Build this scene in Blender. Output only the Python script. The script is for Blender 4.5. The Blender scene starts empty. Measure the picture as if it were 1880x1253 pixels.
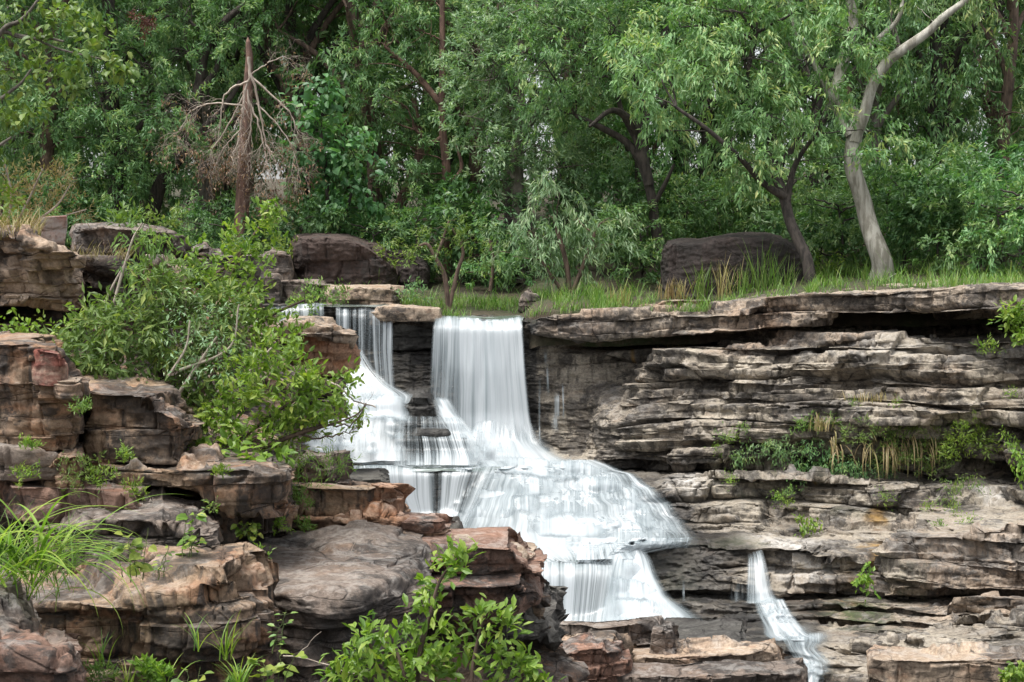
import bpy, math, random
import numpy as np
from math import radians, sin, cos, pi

# ------------------------------------------------------------------ camera
F = 3075.0; TH = math.atan(156.5 / F); CZ = 6.0
scene = bpy.context.scene
COL = scene.collection
cam_d = bpy.data.cameras.new('camera'); cam = bpy.data.objects.new('camera', cam_d); COL.objects.link(cam)
cam.location = (0, 0, CZ); cam.rotation_euler = (pi / 2 - TH, 0, 0)
cam_d.sensor_width = 36; cam_d.lens = 36 * F / 1880; cam_d.clip_start = 0.1; cam_d.clip_end = 1000
scene.camera = cam

# ------------------------------------------------------------------ sky and light (bright overcast)
SUN_EL, SUN_AZ = radians(70), radians(235)      # azimuth measured from +Y clockwise
w = bpy.data.worlds.new('World'); scene.world = w; w.use_nodes = True
nt = w.node_tree; nt.nodes.clear()
sky = nt.nodes.new('ShaderNodeTexSky'); sky.sky_type = 'NISHITA'; sky.sun_disc = False
sky.sun_elevation = SUN_EL; sky.sun_rotation = SUN_AZ; sky.dust_density = 3; sky.air_density = 1.0
hs = nt.nodes.new('ShaderNodeHueSaturation'); hs.inputs['Saturation'].default_value = 0.22
bg = nt.nodes.new('ShaderNodeBackground'); bg.inputs[1].default_value = 0.135
wo = nt.nodes.new('ShaderNodeOutputWorld')
nt.links.new(sky.outputs[0], hs.inputs['Color']); nt.links.new(hs.outputs[0], bg.inputs[0]); nt.links.new(bg.outputs[0], wo.inputs[0])
sun_d = bpy.data.lights.new('sun', 'SUN'); sun = bpy.data.objects.new('sun', sun_d); COL.objects.link(sun)
sun_d.energy = 2.4; sun_d.angle = radians(30); sun_d.color = (1.0, 0.97, 0.92)
# direction to the sun
sx, sy, sz = sin(SUN_AZ) * cos(SUN_EL), cos(SUN_AZ) * cos(SUN_EL), sin(SUN_EL)
import mathutils
sun.rotation_euler = mathutils.Vector((sx, sy, sz)).to_track_quat('Z', 'Y').to_euler()
sun.location = (sx * 60, sy * 60, 60)
vs = scene.view_settings; vs.view_transform = 'Standard'; vs.look = 'None'; vs.exposure = 1.02; vs.gamma = 1
try:
    scene.cycles.transparent_max_bounces = 24; scene.cycles.max_bounces = 8
    scene.cycles.use_denoising = True
    scene.cycles.sample_clamp_indirect = 6
except Exception: pass

# ------------------------------------------------------------------ helpers
def W(px, py, d):
    """world point seen at photo pixel (px, py) of the 1880x1253 frame at distance d along +Y"""
    px = np.asarray(px, float); py = np.asarray(py, float); d = np.asarray(d, float)
    a = (px - 940) / F; b = (626.5 - py) / F
    k = d / (cos(TH) + b * sin(TH))
    return np.stack(np.broadcast_arrays(a * k, d, CZ + k * (b * cos(TH) - sin(TH))), -1)

M1, M2, M3 = 0x8da6b343, 0xd8163841, 0xcb1ab31f
def _hash(ix, iy, iz, seed):
    h = (ix.astype(np.uint32) * np.uint32(M1)) ^ (iy.astype(np.uint32) * np.uint32(M2)) ^ (iz.astype(np.uint32) * np.uint32(M3)) ^ np.uint32((seed * 2654435761) & 0xffffffff)
    h ^= h >> np.uint32(13); h = h * np.uint32(0x5bd1e995); h ^= h >> np.uint32(15); h = h * np.uint32(0x27d4eb2d); h ^= h >> np.uint32(14)
    return h.astype(np.float32) / np.float32(4294967295.0)
def noise(x, y, z, seed=0):
    x, y, z = np.broadcast_arrays(np.asarray(x, np.float32), np.asarray(y, np.float32), np.asarray(z, np.float32))
    fx, fy, fz = np.floor(x), np.floor(y), np.floor(z)
    ix, iy, iz = fx.astype(np.int32), fy.astype(np.int32), fz.astype(np.int32)
    tx, ty, tz = x - fx, y - fy, z - fz
    tx = tx * tx * (3 - 2 * tx); ty = ty * ty * (3 - 2 * ty); tz = tz * tz * (3 - 2 * tz)
    r = 0
    for a in (0, 1):
        wx = tx if a else 1 - tx
        for b in (0, 1):
            wy = ty if b else 1 - ty
            for c in (0, 1):
                wz = tz if c else 1 - tz
                r = r + _hash(ix + a, iy + b, iz + c, seed) * wx * wy * wz
    return r * 2 - 1
def fbm(P, sc=1.0, octv=4, seed=0, st=(1, 1, 1), gain=0.5):
    r = 0; a = 1.0; t = 0
    for o in range(octv):
        k = sc * 2.03 ** o
        r = r + a * noise(P[..., 0] * k * st[0], P[..., 1] * k * st[1], P[..., 2] * k * st[2], seed + o * 7)
        t += a; a *= gain
    return r / t * 1.5
def voro(u, v, k, seed=0):
    """2-D cells (u,v) with integer layer k: returns F1 cell random, edge distance F2-F1"""
    fu, fv = np.floor(u), np.floor(v); iu, iv = fu.astype(np.int32), fv.astype(np.int32)
    kk = np.asarray(k).astype(np.int32)
    d1 = np.full(u.shape, 9.0, np.float32); d2 = d1.copy(); rid = np.zeros(u.shape, np.float32)
    for a in (-1, 0, 1):
        for b in (-1, 0, 1):
            cu = fu + a + _hash(iu + a, iv + b, kk, seed); cv = fv + b + _hash(iu + a, iv + b, kk, seed + 1)
            d = np.hypot(cu - u, cv - v); r = _hash(iu + a, iv + b, kk, seed + 2)
            n = d < d1
            d2 = np.where(n, d1, np.minimum(d2, d)); rid = np.where(n, r, rid); d1 = np.where(n, d, d1)
    return rid, d2 - d1

def mk(name, V, Q=None, T=None, mat=None, parent=None, vattr=None, fattr=None, uv=None, smooth=True, origin=None):
    me = bpy.data.meshes.new(name)
    V = np.asarray(V, np.float64).reshape(-1, 3)
    loc = None
    if parent is None:
        loc = np.array([V[:, 0].mean(), V[:, 1].mean(), V[:, 2].min()]) if origin is None else np.asarray(origin, float)
        V = V - loc
    else:
        V = V - np.array(parent.location)
    nq = 0 if Q is None else len(Q); ntr = 0 if T is None else len(T)
    me.vertices.add(len(V)); me.vertices.foreach_set('co', V.astype(np.float32).ravel())
    li = []
    if nq: li.append(np.asarray(Q, np.int32).ravel())
    if ntr: li.append(np.asarray(T, np.int32).ravel())
    li = np.concatenate(li)
    me.loops.add(len(li)); me.loops.foreach_set('vertex_index', li)
    tot = np.concatenate([np.full(nq, 4, np.int32), np.full(ntr, 3, np.int32)])
    st = np.concatenate([[0], np.cumsum(tot)[:-1]]).astype(np.int32)
    me.polygons.add(nq + ntr); me.polygons.foreach_set('loop_start', st)
    try: me.polygons.foreach_set('loop_total', tot)
    except Exception: pass
    me.update(calc_edges=True)
    me.polygons.foreach_set('use_smooth', np.full(nq + ntr, smooth, bool))
    for k, a in (vattr or {}).items():
        at = me.attributes.new(k, 'FLOAT', 'POINT'); at.data.foreach_set('value', np.asarray(a, np.float32).ravel())
    for k, a in (fattr or {}).items():
        at = me.attributes.new(k, 'FLOAT', 'FACE'); at.data.foreach_set('value', np.asarray(a, np.float32).ravel())
    if uv is not None:
        ul = me.uv_layers.new(name='UVMap'); ul.data.foreach_set('uv', np.asarray(uv, np.float32).reshape(-1, 2)[li].ravel())
    if mat: me.materials.append(mat)
    o = bpy.data.objects.new(name, me); COL.objects.link(o)
    if loc is not None: o.location = loc
    else: o.parent = parent
    return o
def tag(o, label=None, cat=None, group=None, kind=None):
    if label: o['label'] = label
    if cat: o['category'] = cat
    if group: o['group'] = group
    if kind: o['kind'] = kind
    return o
def empty(name, loc, label, cat, group=None):
    o = bpy.data.objects.new(name, None); COL.objects.link(o); o.location = [float(v) for v in loc]; o.empty_display_size = 0.3
    return tag(o, label, cat, group)
def copy_tree(o, parent=None):
    c = o.copy(); COL.objects.link(c)
    if parent: c.parent = parent
    for ch in o.children: copy_tree(ch, c)
    return c

def gridfaces(nv, nu, wrap=False):
    i = np.arange(nv if wrap else nv - 1)[:, None]; j = np.arange(nu - 1)[None, :]
    a = i * nu + j; b = ((i + 1) % nv) * nu + j
    return np.stack([a, a + 1, b + 1, b], -1).reshape(-1, 4)
def gnormals(G, wrap=False):
    du = np.gradient(G, axis=1)
    dv = (np.roll(G, -1, 0) - np.roll(G, 1, 0)) if wrap else np.gradient(G, axis=0)
    n = np.cross(dv, du); n /= np.linalg.norm(n, axis=-1, keepdims=True) + 1e-9
    return n
def smooth_axis(G, n, axis, wrap=False):
    for _ in range(n):
        a = np.roll(G, 1, axis); b = np.roll(G, -1, axis)
        H = (a + b + 2 * G) / 4
        if not wrap:
            sl = [slice(None)] * G.ndim
            for e in (0, -1):
                sl[axis] = e; H[tuple(sl)] = G[tuple(sl)]
        G = H
    return G

# ------------------------------------------------------------------ node helper
class NT:
    def __init__(s, name):
        s.m = bpy.data.materials.new(name); s.m.use_nodes = True; s.t = s.m.node_tree; s.t.nodes.clear(); s.k = {}
    def n(s, ty, ins=None, **kw):
        x = s.t.nodes.new('ShaderNode' + ty)
        for k, v in kw.items(): setattr(x, k, v)
        for k, v in (ins or {}).items(): s.set(x.inputs[k], v)
        return x
    def set(s, sock, v):
        if isinstance(v, bpy.types.NodeSocket): s.t.links.new(v, sock)
        elif isinstance(v, bpy.types.Node): s.t.links.new(v.outputs[0], sock)
        else:
            if isinstance(v, tuple) and len(v) == 3 and sock.type == 'RGBA': v = v + (1,)
            sock.default_value = v
    def pos(s):
        if 'pos' not in s.k: s.k['g'] = s.n('NewGeometry'); s.k['pos'] = s.k['g'].outputs['Position']
        return s.k['pos']
    def mapv(s, v, sc, loc=(0, 0, 0)): return s.n('Mapping', {0: v, 'Scale': sc, 'Location': loc}).outputs[0]
    def noise(s, v, sc, det=4, rough=0.55, dist=0.0):
        return s.n('TexNoise', {'Vector': v, 'Scale': sc, 'Detail': det, 'Roughness': rough, 'Distortion': dist}).outputs[0]
    def ramp(s, f, lo, hi, a=0.0, b=1.0): return s.n('MapRange', {0: f, 1: lo, 2: hi, 3: a, 4: b}, interpolation_type='SMOOTHSTEP').outputs[0]
    def math(s, op, a, b=0.0, c=None, clamp=False):
        x = s.n('Math', {0: a, 1: b}, operation=op, use_clamp=clamp)
        if c is not None: s.set(x.inputs[2], c)
        return x.outputs[0]
    def mix(s, f, a, b, bt='MIX'):
        x = s.n('Mix', data_type='RGBA', blend_type=bt); s.set(x.inputs[0], f); s.set(x.inputs[6], a); s.set(x.inputs[7], b); return x.outputs[2]
    def attr(s, name): return s.n('Attribute', attribute_name=name).outputs['Fac']
    def out(s, sh): 
        o = s.n('OutputMaterial'); s.t.links.new(sh if isinstance(sh, bpy.types.NodeSocket) else sh.outputs[0], o.inputs[0]); return s.m

def rock_mat(name, light, mid, rust, dark=0.5, streak=0.5, rusty=0.3, lichen=0.4, lam=25, tone=1.0, lmix=0.3):
    """weathered sandstone: laminated tan / brown, black water stains down the faces, pale lichen on flat tops"""
    m = NT(name); P = m.pos()
    wob = m.n('VectorMath', {0: m.n('TexNoise', {'Vector': P, 'Scale': 0.8, 'Detail': 3}).outputs[1], 1: (0.5, 0.5, 0.25)}, operation='MULTIPLY').outputs[0]
    Q = m.n('VectorMath', {0: P, 1: wob}, operation='ADD').outputs[0]
    A = m.noise(Q, 0.9, 6, 0.6); B = m.noise(m.mapv(Q, (1, 1, 2.2), (9, 3, 1)), 2.6, 6, 0.65)
    L = m.noise(m.mapv(Q, (1.2, 1.2, lam)), 1.0, 5, 0.6)
    col = m.mix(m.ramp(A, 0.35, 0.65), light, mid)
    fr = m.math('MULTIPLY', m.ramp(B, 0.62 - 0.25 * rusty, 0.72 - 0.15 * rusty), 0.9)
    col = m.mix(m.math('MAXIMUM', m.math('MULTIPLY', fr, min(1, rusty * 1.6)), m.attr('rust'), clamp=True), col, rust)
    col = m.mix(lmix, col, m.mix(m.ramp(L, 0.3, 0.7), (0.45, 0.42, 0.4), (1.45, 1.42, 1.38)), 'MULTIPLY')
    fine = m.noise(Q, 22, 8, 0.78)
    col = m.mix(0.7, col, m.mix(m.ramp(fine, 0.33, 0.67), (0.5, 0.5, 0.5), (1.5, 1.5, 1.5)), 'MULTIPLY')
    N = m.n('SeparateXYZ', {0: m.k['g'].outputs['Normal']}).outputs[2]
    up = m.ramp(N, 0.35, 0.85)
    # black stains: vertical streaks on the faces plus blotches
    S = m.noise(m.mapv(Q, (5.5, 5.5, 0.55)), 1.0, 5, 0.6)
    D = m.noise(m.mapv(Q, (1, 1, 1.6), (3, 8, 2)), 1.3, 7, 0.68)
    st = m.math('MULTIPLY', m.ramp(S, 0.50, 0.57), m.math('MULTIPLY', m.math('SUBTRACT', 1.0, up), streak))
    bl = m.math('MULTIPLY', m.ramp(D, 0.66 - 0.22 * dark, 0.71 - 0.22 * dark), 0.9)
    da = m.math('MAXIMUM', st, bl, clamp=True)
    speck = m.ramp(m.noise(P, 9, 6, 0.75), 0.35, 0.6, 0.6, 1.0)
    col = m.mix(m.math('MULTIPLY', da, speck), col, (0.042, 0.037, 0.034))
    # pale lichen / bleached tops
    C = m.noise(m.mapv(Q, (1, 1, 1)), 5.5, 8, 0.75)
    li = m.math('MULTIPLY', m.ramp(C, 0.46, 0.62), m.math('MULTIPLY', m.math('ADD', m.math('MULTIPLY', up, 0.8), 0.2), lichen))
    col = m.mix(li, col, (0.42, 0.40, 0.37))
    # mortar-dark fissures
    V = m.n('TexVoronoi', {'Vector': m.mapv(Q, (1.1, 1.1, 4.5)), 'Scale': 0.9}, feature='DISTANCE_TO_EDGE').outputs[0]
    ck = m.math('MULTIPLY', m.ramp(V, 0.0, 0.018, 1.0, 0.0), m.ramp(A, 0.4, 0.6))
    col = m.mix(m.math('MULTIPLY', ck, 0.5), col, (0.02, 0.017, 0.015))
    bl2 = m.math('MULTIPLY', m.attr('bleach'), m.ramp(m.noise(m.mapv(Q, (4, 4, 2)), 1.5, 6, .7), 0.38, 0.6))
    col = m.mix(bl2, col, (0.52, 0.49, 0.45))
    # wet, moss, ochre
    wet = m.attr('wet'); moss = m.attr('moss'); oc = m.attr('ochre')
    col = m.mix(m.math('MULTIPLY', m.ramp(oc, 0.2, 0.8), 0.85), col, m.mix(m.ramp(B, 0.4, 0.6), (0.36, 0.22, 0.07), (0.12, 0.07, 0.025)))
    mo = m.math('MULTIPLY', moss, m.ramp(m.noise(P, 6, 6, 0.7), 0.35, 0.6))
    col = m.mix(mo, col, (0.05, 0.075, 0.02))
    wn = m.math('MULTIPLY', wet, m.ramp(m.noise(m.mapv(Q, (1, 1, 0.8)), 1.8, 4), 0.25, 0.5, 0.55, 1.0))
    col = m.mix(wn, col, m.mix(1.0, col, (0.28, 0.29, 0.31), 'MULTIPLY'))
    col = m.mix(1.0, col, (tone, tone, tone), 'MULTIPLY')
    h = m.math('ADD', m.math('MULTIPLY', L, 0.9 * lmix), m.math('MULTIPLY', fine, 0.6))
    h = m.math('ADD', h, m.math('MULTIPLY', m.noise(Q, 6, 6, 0.65), 0.8))
    h = m.math('SUBTRACT', h, m.math('MULTIPLY', ck, 0.5))
    bp = m.n('Bump', {'Height': h, 'Strength': 0.8, 'Distance': 0.05})
    bs = m.n('BsdfPrincipled', {'Base Color': col, 'Roughness': m.ramp(wet, 0.2, 1.0, 0.88, 0.32), 'Normal': bp.outputs[0], 'Specular IOR Level': 0.35})
    return m.out(bs)

M_CLIFF = rock_mat('sandstone', (0.37, 0.325, 0.26), (0.22, 0.188, 0.150), (0.30, 0.20, 0.135), dark=0.8, streak=0.75, rusty=0.25, lichen=0.32, lam=16, lmix=.3, tone=.93)
M_LEFT = rock_mat('brown_sandstone', (0.33, 0.235, 0.155), (0.215, 0.145, 0.10), (0.34, 0.18, 0.10), dark=0.85, streak=0.95, rusty=0.5, lichen=0.32, lam=8, lmix=.18)
M_GREY = rock_mat('grey_sandstone', (0.215, 0.175, 0.145), (0.145, 0.112, 0.092), (0.22, 0.14, 0.09), dark=0.66, streak=0.65, rusty=0.35, lichen=0.36, lam=12, lmix=.25)
M_RED = rock_mat('red_sandstone', (0.27, 0.165, 0.12), (0.17, 0.105, 0.082), (0.30, 0.15, 0.095), dark=0.7, streak=0.4, rusty=0.35, lichen=0.4, lam=10, lmix=.25)
M_ORANGE = rock_mat('orange_sandstone', (0.42, 0.27, 0.18), (0.32, 0.185, 0.12), (0.38, 0.17, 0.08), dark=0.4, streak=0.2, rusty=0.5, lichen=0.4, lam=10)
M_TAN = rock_mat('tan_sandstone', (0.40, 0.315, 0.235), (0.29, 0.215, 0.155), (0.34, 0.2, 0.125), dark=0.6, streak=0.4, rusty=0.4, lichen=0.4, lam=10)
M_DARK = rock_mat('dark_boulder', (0.055, 0.042, 0.038), (0.034, 0.028, 0.026), (0.19, 0.10, 0.065), dark=0.5, streak=0.5, rusty=0.12, lichen=0.04, lam=5, lmix=.2)
M_SLATE = rock_mat('wet_slate', (0.16, 0.15, 0.13), (0.085, 0.08, 0.072), (0.13, 0.10, 0.07), dark=0.6, streak=0.4, rusty=0.1, lichen=0.1, lam=26)

M_SCAR = rock_mat('scarred_sandstone', (0.46, 0.36, 0.27), (0.38, 0.20, 0.15), (0.20, 0.045, 0.03), dark=0.3, streak=0.3, rusty=1.0, lichen=0.3, lam=6, lmix=.2)
# ------------------------------------------------------------------ stratified rock
def rockify(P, N, beds=((0.34, 0.13), (0.11, 0.045)), tilt=(0, 0), seed=0, amp=1.0, joint=0.9, jamp=0.10, fine=0.012, wob=0.12, top=0.02, stair=0.0, nosek=0.45):
    """push a surface in and out along its horizontal normal as beds, joints and flakes; returns new points"""
    x, y, z = [P[..., i].astype(np.float32) for i in range(3)]
    Nh = N.copy(); Nh[..., 2] *= 0.15
    face = np.clip(np.linalg.norm(N[..., :2], axis=-1) * 2.2 - 0.1, 0, 1)
    Nh /= np.linalg.norm(Nh, axis=-1, keepdims=True) + 1e-6
    b = z + tilt[0] * x + tilt[1] * y + wob * fbm(P, 0.35, 3, seed + 40) + 0.03 * fbm(P, 1.7, 3, seed + 41)
    off = np.zeros_like(b)
    for i, (t, a) in enumerate(beds):
        q = b / t + 0.5 * noise(x * 0.25, y * 0.25, 0, seed + 50 + i)
        k = np.floor(q); f = q - k
        lat = 0.55 / t ** 0.6
        r = np.tanh(2.6 * noise(k * 17.13 + 3.3, x * lat, y * lat, seed + i * 3 + 1))
        nose = 1 - np.abs(2 * f - 1.0) ** 5
        und = -1.0 * (f < 0.22) * (0.22 - f) / 0.22                   # undercut at the foot of each bed
        m = 0.55 + 0.45 * noise(k * 7.7, x * lat * .6, y * lat * .6, seed + 60 + i)
        off += a * (0.7 * r + nosek * nose * m - 0.4 + 0.75 * und * m)
    t0 = beds[0][0]
    k = np.floor(b / t0 + 0.5 * noise(x * 0.25, y * 0.25, 0, seed + 50))
    jw = 0.25 * fbm(P, 0.8, 3, seed + 70)
    rid, ed = voro(x * joint + jw, y * joint + jw * 0.6, k, seed + 5)
    off += jamp * (rid - 0.5) * 1.6
    off -= 0.07 * np.exp(-(ed / 0.022) ** 2) * (noise(k * 3.1, x * .7, y * .7, seed + 9) > -0.2)
    if len(beds) > 1:
        k2 = np.floor((b + .03 * noise(x * 3, y * 3, b * 4, seed + 8)) / beds[1][0]); r2, e2 = voro(x * joint * 2.7 + jw * 2, y * joint * 2.7 + jw, k2, seed + 15)
        off += jamp * .45 * (r2 - 0.5) * 1.6 - 0.035 * np.exp(-(e2 / 0.03) ** 2)
    off += 0.11 * fbm(P, 0.9, 5, seed + 20, (1, 1, 1.5))
    am = amp if np.ndim(amp) else np.float32(amp)
    rid2 = 1 - np.abs(fbm(P, 3.2, 4, seed + 30, (1, 1, 2.2)))
    fin = fine * (2.2 * fbm(P, 9, 3, seed + 31, (0.6, 0.6, 2.0)) + 2.2 * (rid2 - 0.7))
    R = P + Nh * (off * am * face + fin)[..., None]
    if np.any(stair):
        for t, k in ((.30, .7), (.12, .85), (.05, .5)):
            q = (R[..., 2] + tilt[0] * R[..., 0] + wob * .8 * fbm(P, 0.35, 3, seed + 40) + .04 * fbm(P, 1.3, 3, seed + 43)) / t; f = q - np.floor(q)
            g = np.clip((f - .5) * 3.2 + .5, 0, 1); R[..., 2] += (g - f) * t * k * np.clip(1.6 - face, 0, 1) * stair
    R[..., 2] += (1 - face) * (top * 2.0 * fbm(P, 1.1, 5, seed + 80) + top * 0.5 * np.floor(2.2 * fbm(P, 0.8, 3, seed + 81, (1, 1, 0.2))))
    return R

def loft(rows, px0, px1, nu, res, smooth_v=1, smooth_u=6, px_of=None):
    """rows: list of knot lists (px, py, d); returns grid nv x nu of world points plus px grid"""
    px = np.linspace(px0, px1, nu)
    K = []
    for r in rows:
        r = np.array(r, float)
        K.append(W(px, np.interp(px, r[:, 0], r[:, 1]), np.interp(px, r[:, 0], r[:, 2])))
    K = np.stack(K)
    K = smooth_axis(K, smooth_u, 1)
    seg = np.linalg.norm(np.diff(K, axis=0), axis=-1)
    seg = np.percentile(seg, 80, axis=1)
    out = []
    rr = res if np.ndim(res) else [res] * len(seg)
    for i, s in enumerate(seg):
        n = max(2, int(s / rr[i])); t = np.arange(n)[:, None, None] / n
        out.append(K[i] * (1 - t) + K[i + 1] * t)
    out.append(K[-1:])
    G = np.concatenate(out)
    G = smooth_axis(G, smooth_v, 0)
    return G, px

LO, HI = 380, 2020
CL = [
 [(LO,556,34),(950,572,33.5),(1100,560,33.5),(1300,548,33),(1400,540,32),(1560,525,31),(1880,518,29),(HI,518,28.5)],
 [(LO,563,31.3),(620,565,31.3),(720,568,31.3),(800,585,31.1),(955,589,31),(975,588,30.3),(1000,579,30),(1060,574,30),(1200,573,29.6),(1300,577,29.2),(1330,568,28.8),(1400,555,28.3),(1480,543,28),(1560,540,27.6),(1650,535,27),(1760,527,26.3),(1880,530,25.6),(HI,530,25)],
 [(LO,575,31.35),(620,580,31.35),(720,596,31.3),(790,602,31.2),(955,604,31.1),(975,608,30.2),(1060,622,29.9),(1200,612,29.5),(1300,612,29.1),(1340,606,28.8),(1400,600,28.4),(1480,592,28),(1560,575,27.6),(1650,565,27),(1760,570,26.3),(1880,574,25.6),(HI,576,25)],
 [(LO,582,31.9),(620,588,31.9),(720,612,32),(955,612,31.3),(1060,627,30.6),(1120,627,31.4),(1200,620,31.8),(1320,620,31.2),(1370,612,29.2),(1480,596,28.7),(1540,584,29.6),(1650,574,30),(1760,578,29.5),(1880,582,28.8),(HI,585,28)],
 [(LO,640,31.9),(720,640,31.9),(955,640,31.2),(1010,638,30.8),(1100,637,31.2),(1200,636,31.8),(1310,637,31.2),(1360,625,29.3),(1480,608,28.7),(1560,610,29.6),(1700,613,29.8),(1800,616,29.2),(1880,618,28.6),(HI,618,28)],
 [(LO,645,31.8),(960,650,31.1),(1080,650,30.6),(1200,648,30.4),(1260,642,29.6),(1330,640,28.9),(1400,632,28.1),(1500,622,27.7),(1600,619,27.3),(1750,622,26.7),(1880,626,26.1),(HI,630,25.6)],
 [(LO,700,31.7),(960,700,31.0),(1090,700,30.6),(1140,695,30.5),(1165,690,29.6),(1210,685,28.9),(1400,690,27.7),(1600,690,27),(1800,690,26),(HI,690,25.3)],
 [(LO,790,31.6),(960,790,30.9),(1075,790,30.4),(1105,780,29.3),(1200,775,28.5),(1400,775,27.3),(1600,770,26.5),(1800,765,25.6),(HI,765,25)],
 [(LO,830,31.5),(960,830,30.8),(1070,825,30.3),(1105,805,29.3),(1200,800,28.5),(1350,800,27.5),(1440,795,27.3),(1490,790,27.4),(1600,795,27.1),(1750,800,26.6),(1800,790,26.4),(1880,800,25.9),(HI,800,25.2)],
 [(LO,852,31.0),(700,850,30.6),(960,848,30.2),(1080,848,29.6),(1130,845,28.9),(1200,852,28.2),(1300,855,27.6),(1400,848,27.3),(1480,850,27.6),(1600,858,27.4),(1700,850,26.9),(1760,842,26.2),(1880,848,25.4),(HI,848,25)],
 [(LO,856,29.5),(700,857,29.2),(900,857,28.9),(1080,858,28.7),(1130,858,29.3),(1200,866,29.2),(1450,866,28.2),(1600,876,27.5),(1750,878,27.2),(1880,872,26.4),(HI,880,25.6)],
 [(LO,862,28.6),(640,862,28.4),(900,864,28.2),(1120,874,27.9),(1180,872,27.6),(1300,868,27.1),(1450,868,26.7),(1600,880,26.1),(1720,900,25.9),(1760,885,26.4),(1880,880,25.8),(HI,890,25)],
 [(LO,960,28.2),(640,945,28.2),(840,945,27.9),(900,920,27.4),(1000,915,27.0),(1130,925,26.8),(1240,955,26.5),(1300,958,26.5),(1450,955,26),(1600,950,25.5),(1750,945,25),(1880,930,24.6),(HI,930,24.2)],
 [(LO,1000,27.8),(830,1000,27.1),(1000,1000,25.7),(1250,985,25.7),(1310,985,25.9),(1450,985,25.5),(1600,975,25.1),(1680,965,24.4),(1750,955,23.9),(1880,945,23.4),(HI,940,23)],
 [(LO,1040,27),(830,1032,25.2),(975,1038,24.4),(1100,1032,24.2),(1150,1002,24.5),(1250,993,24.6),(1370,1010,24.4),(1480,1000,24.1),(1540,1020,23.8),(1585,1030,23.9),(1610,1010,23.3),(1700,990,22.9),(1800,975,22.5),(1880,965,22.2),(HI,960,21.9)],
 [(LO,1150,26),(830,1140,24.8),(975,1142,24.0),(1100,1142,23.9),(1180,1088,24.1),(1300,1082,24.1),(1400,1082,24),(1540,1085,23.8),(1590,1085,23.9),(1620,1092,23),(1700,1090,22.6),(1800,1078,22.2),(1880,1082,22),(HI,1085,21.7)],
 [(LO,1160,26),(975,1152,24),(1180,1096,24.4),(1400,1094,24.4),(1540,1096,24.3),(1600,1098,24.2),(1640,1104,24),(1750,1098,23.7),(1880,1098,23.3),(HI,1100,22.9)],
 [(LO,1170,25),(975,1162,23.3),(1100,1152,23.1),(1200,1112,23.3),(1400,1110,23.2),(1540,1108,22.9),(1640,1112,22.3),(1750,1108,21.8),(1880,1105,21.4),(HI,1105,21)],
 [(380,1179.6,24.97),(975,1175.6,23.27),(1100,1161.6,23.07),(1200,1132,23.27),(1400,1126,23.17),(1540,1128,22.87),(1640,1128,22.27),(1750,1128,21.77),(1880,1121,21.37),(2020,1125,20.97)],
 [(380,1183.2,24.5),(975,1179.2,22.8),(1100,1165.2,22.6),(1200,1138,22.8),(1400,1132,22.7),(1540,1134,22.4),(1640,1134,21.8),(1750,1134,21.3),(1880,1127,20.9),(2020,1131,20.5)],
 [(380,1191.6,24.47),(975,1187.6,22.77),(1100,1173.6,22.57),(1200,1152,22.77),(1400,1146,22.67),(1540,1148,22.37),(1640,1148,21.77),(1750,1148,21.27),(1880,1141,20.87),(2020,1145,20.47)],
 [(380,1194,24.1),(975,1190,22.4),(1100,1176,22.2),(1200,1156,22.4),(1400,1150,22.3),(1540,1152,22),(1640,1152,21.4),(1750,1152,20.9),(1880,1145,20.5),(2020,1149,20.1)],
 [(LO,1230,24),(975,1205,22.1),(1300,1180,21.9),(1450,1175,21.7),(1600,1168,21.2),(1750,1165,20.75),(1880,1163,20.4),(HI,1163,20.1)],
 [(LO,1260,23.6),(975,1230,21.6),(1300,1194,20.9),(1450,1192,20.8),(1600,1180,20.3),(1880,1174,19.7),(HI,1174,19.4)],
 [(LO,1300,23),(1300,1240,20.5),(1600,1225,20),(1880,1215,19.4),(HI,1215,19)],
 [(LO,1400,22),(1300,1330,19.3),(HI,1330,18)],
]
def flatfall(px, py):
    """where water has worn the rock smooth"""
    g = lambda v, a, b: np.clip((v - a) / (b - a), 0, 1)
    edge = np.interp(py, [560, 640, 700, 850, 870, 985, 1000, 1100, 1180, 1253], [960, 1080, 1130, 1120, 1160, 1280, 1300, 1330, 1360, 1400])
    return 1 - g(px, edge - 20, edge + 60)
G, pxs = loft(CL, LO, HI, 1150, 0.0145, smooth_v=2, smooth_u=8)
N = gnormals(G)
if N[..., 1].mean() > 0: N = -N
PX = np.broadcast_to(pxs, G.shape[:2])
# pixel row of each grid point, only used to place the worn area and the stains on the rock
kz = (G[..., 2] - CZ) / G[..., 1]
PY = 626.5 - F * np.tan(np.arctan(kz) + TH)
worn = flatfall(PX, PY)
amp = 1.0 - 0.86 * worn
cap = np.clip((625 - PY) / 15, 0, 1) * (PX > 960)
amp = amp * (1 - 0.45 * cap)
amp = amp * np.where((PX > 1560) & (PY > 985) & (PY < 1100), 0.5, 1)
tilt = (-0.055, 0.02)
G2 = rockify(G, N, beds=((0.85, 0.26), (0.38, 0.33), (0.14, 0.08), (0.05, 0.018)), tilt=tilt, seed=11, amp=amp, joint=0.75, jamp=0.30, fine=0.018, wob=0.10, top=0.03, stair=1.0 - 0.95 * worn)
wet = np.clip(worn * 1.3 + 0.25 * fbm(G2, 1.2, 3, 5), 0, 1)
wet *= np.where(PX > 960, 1, 1)
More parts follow.
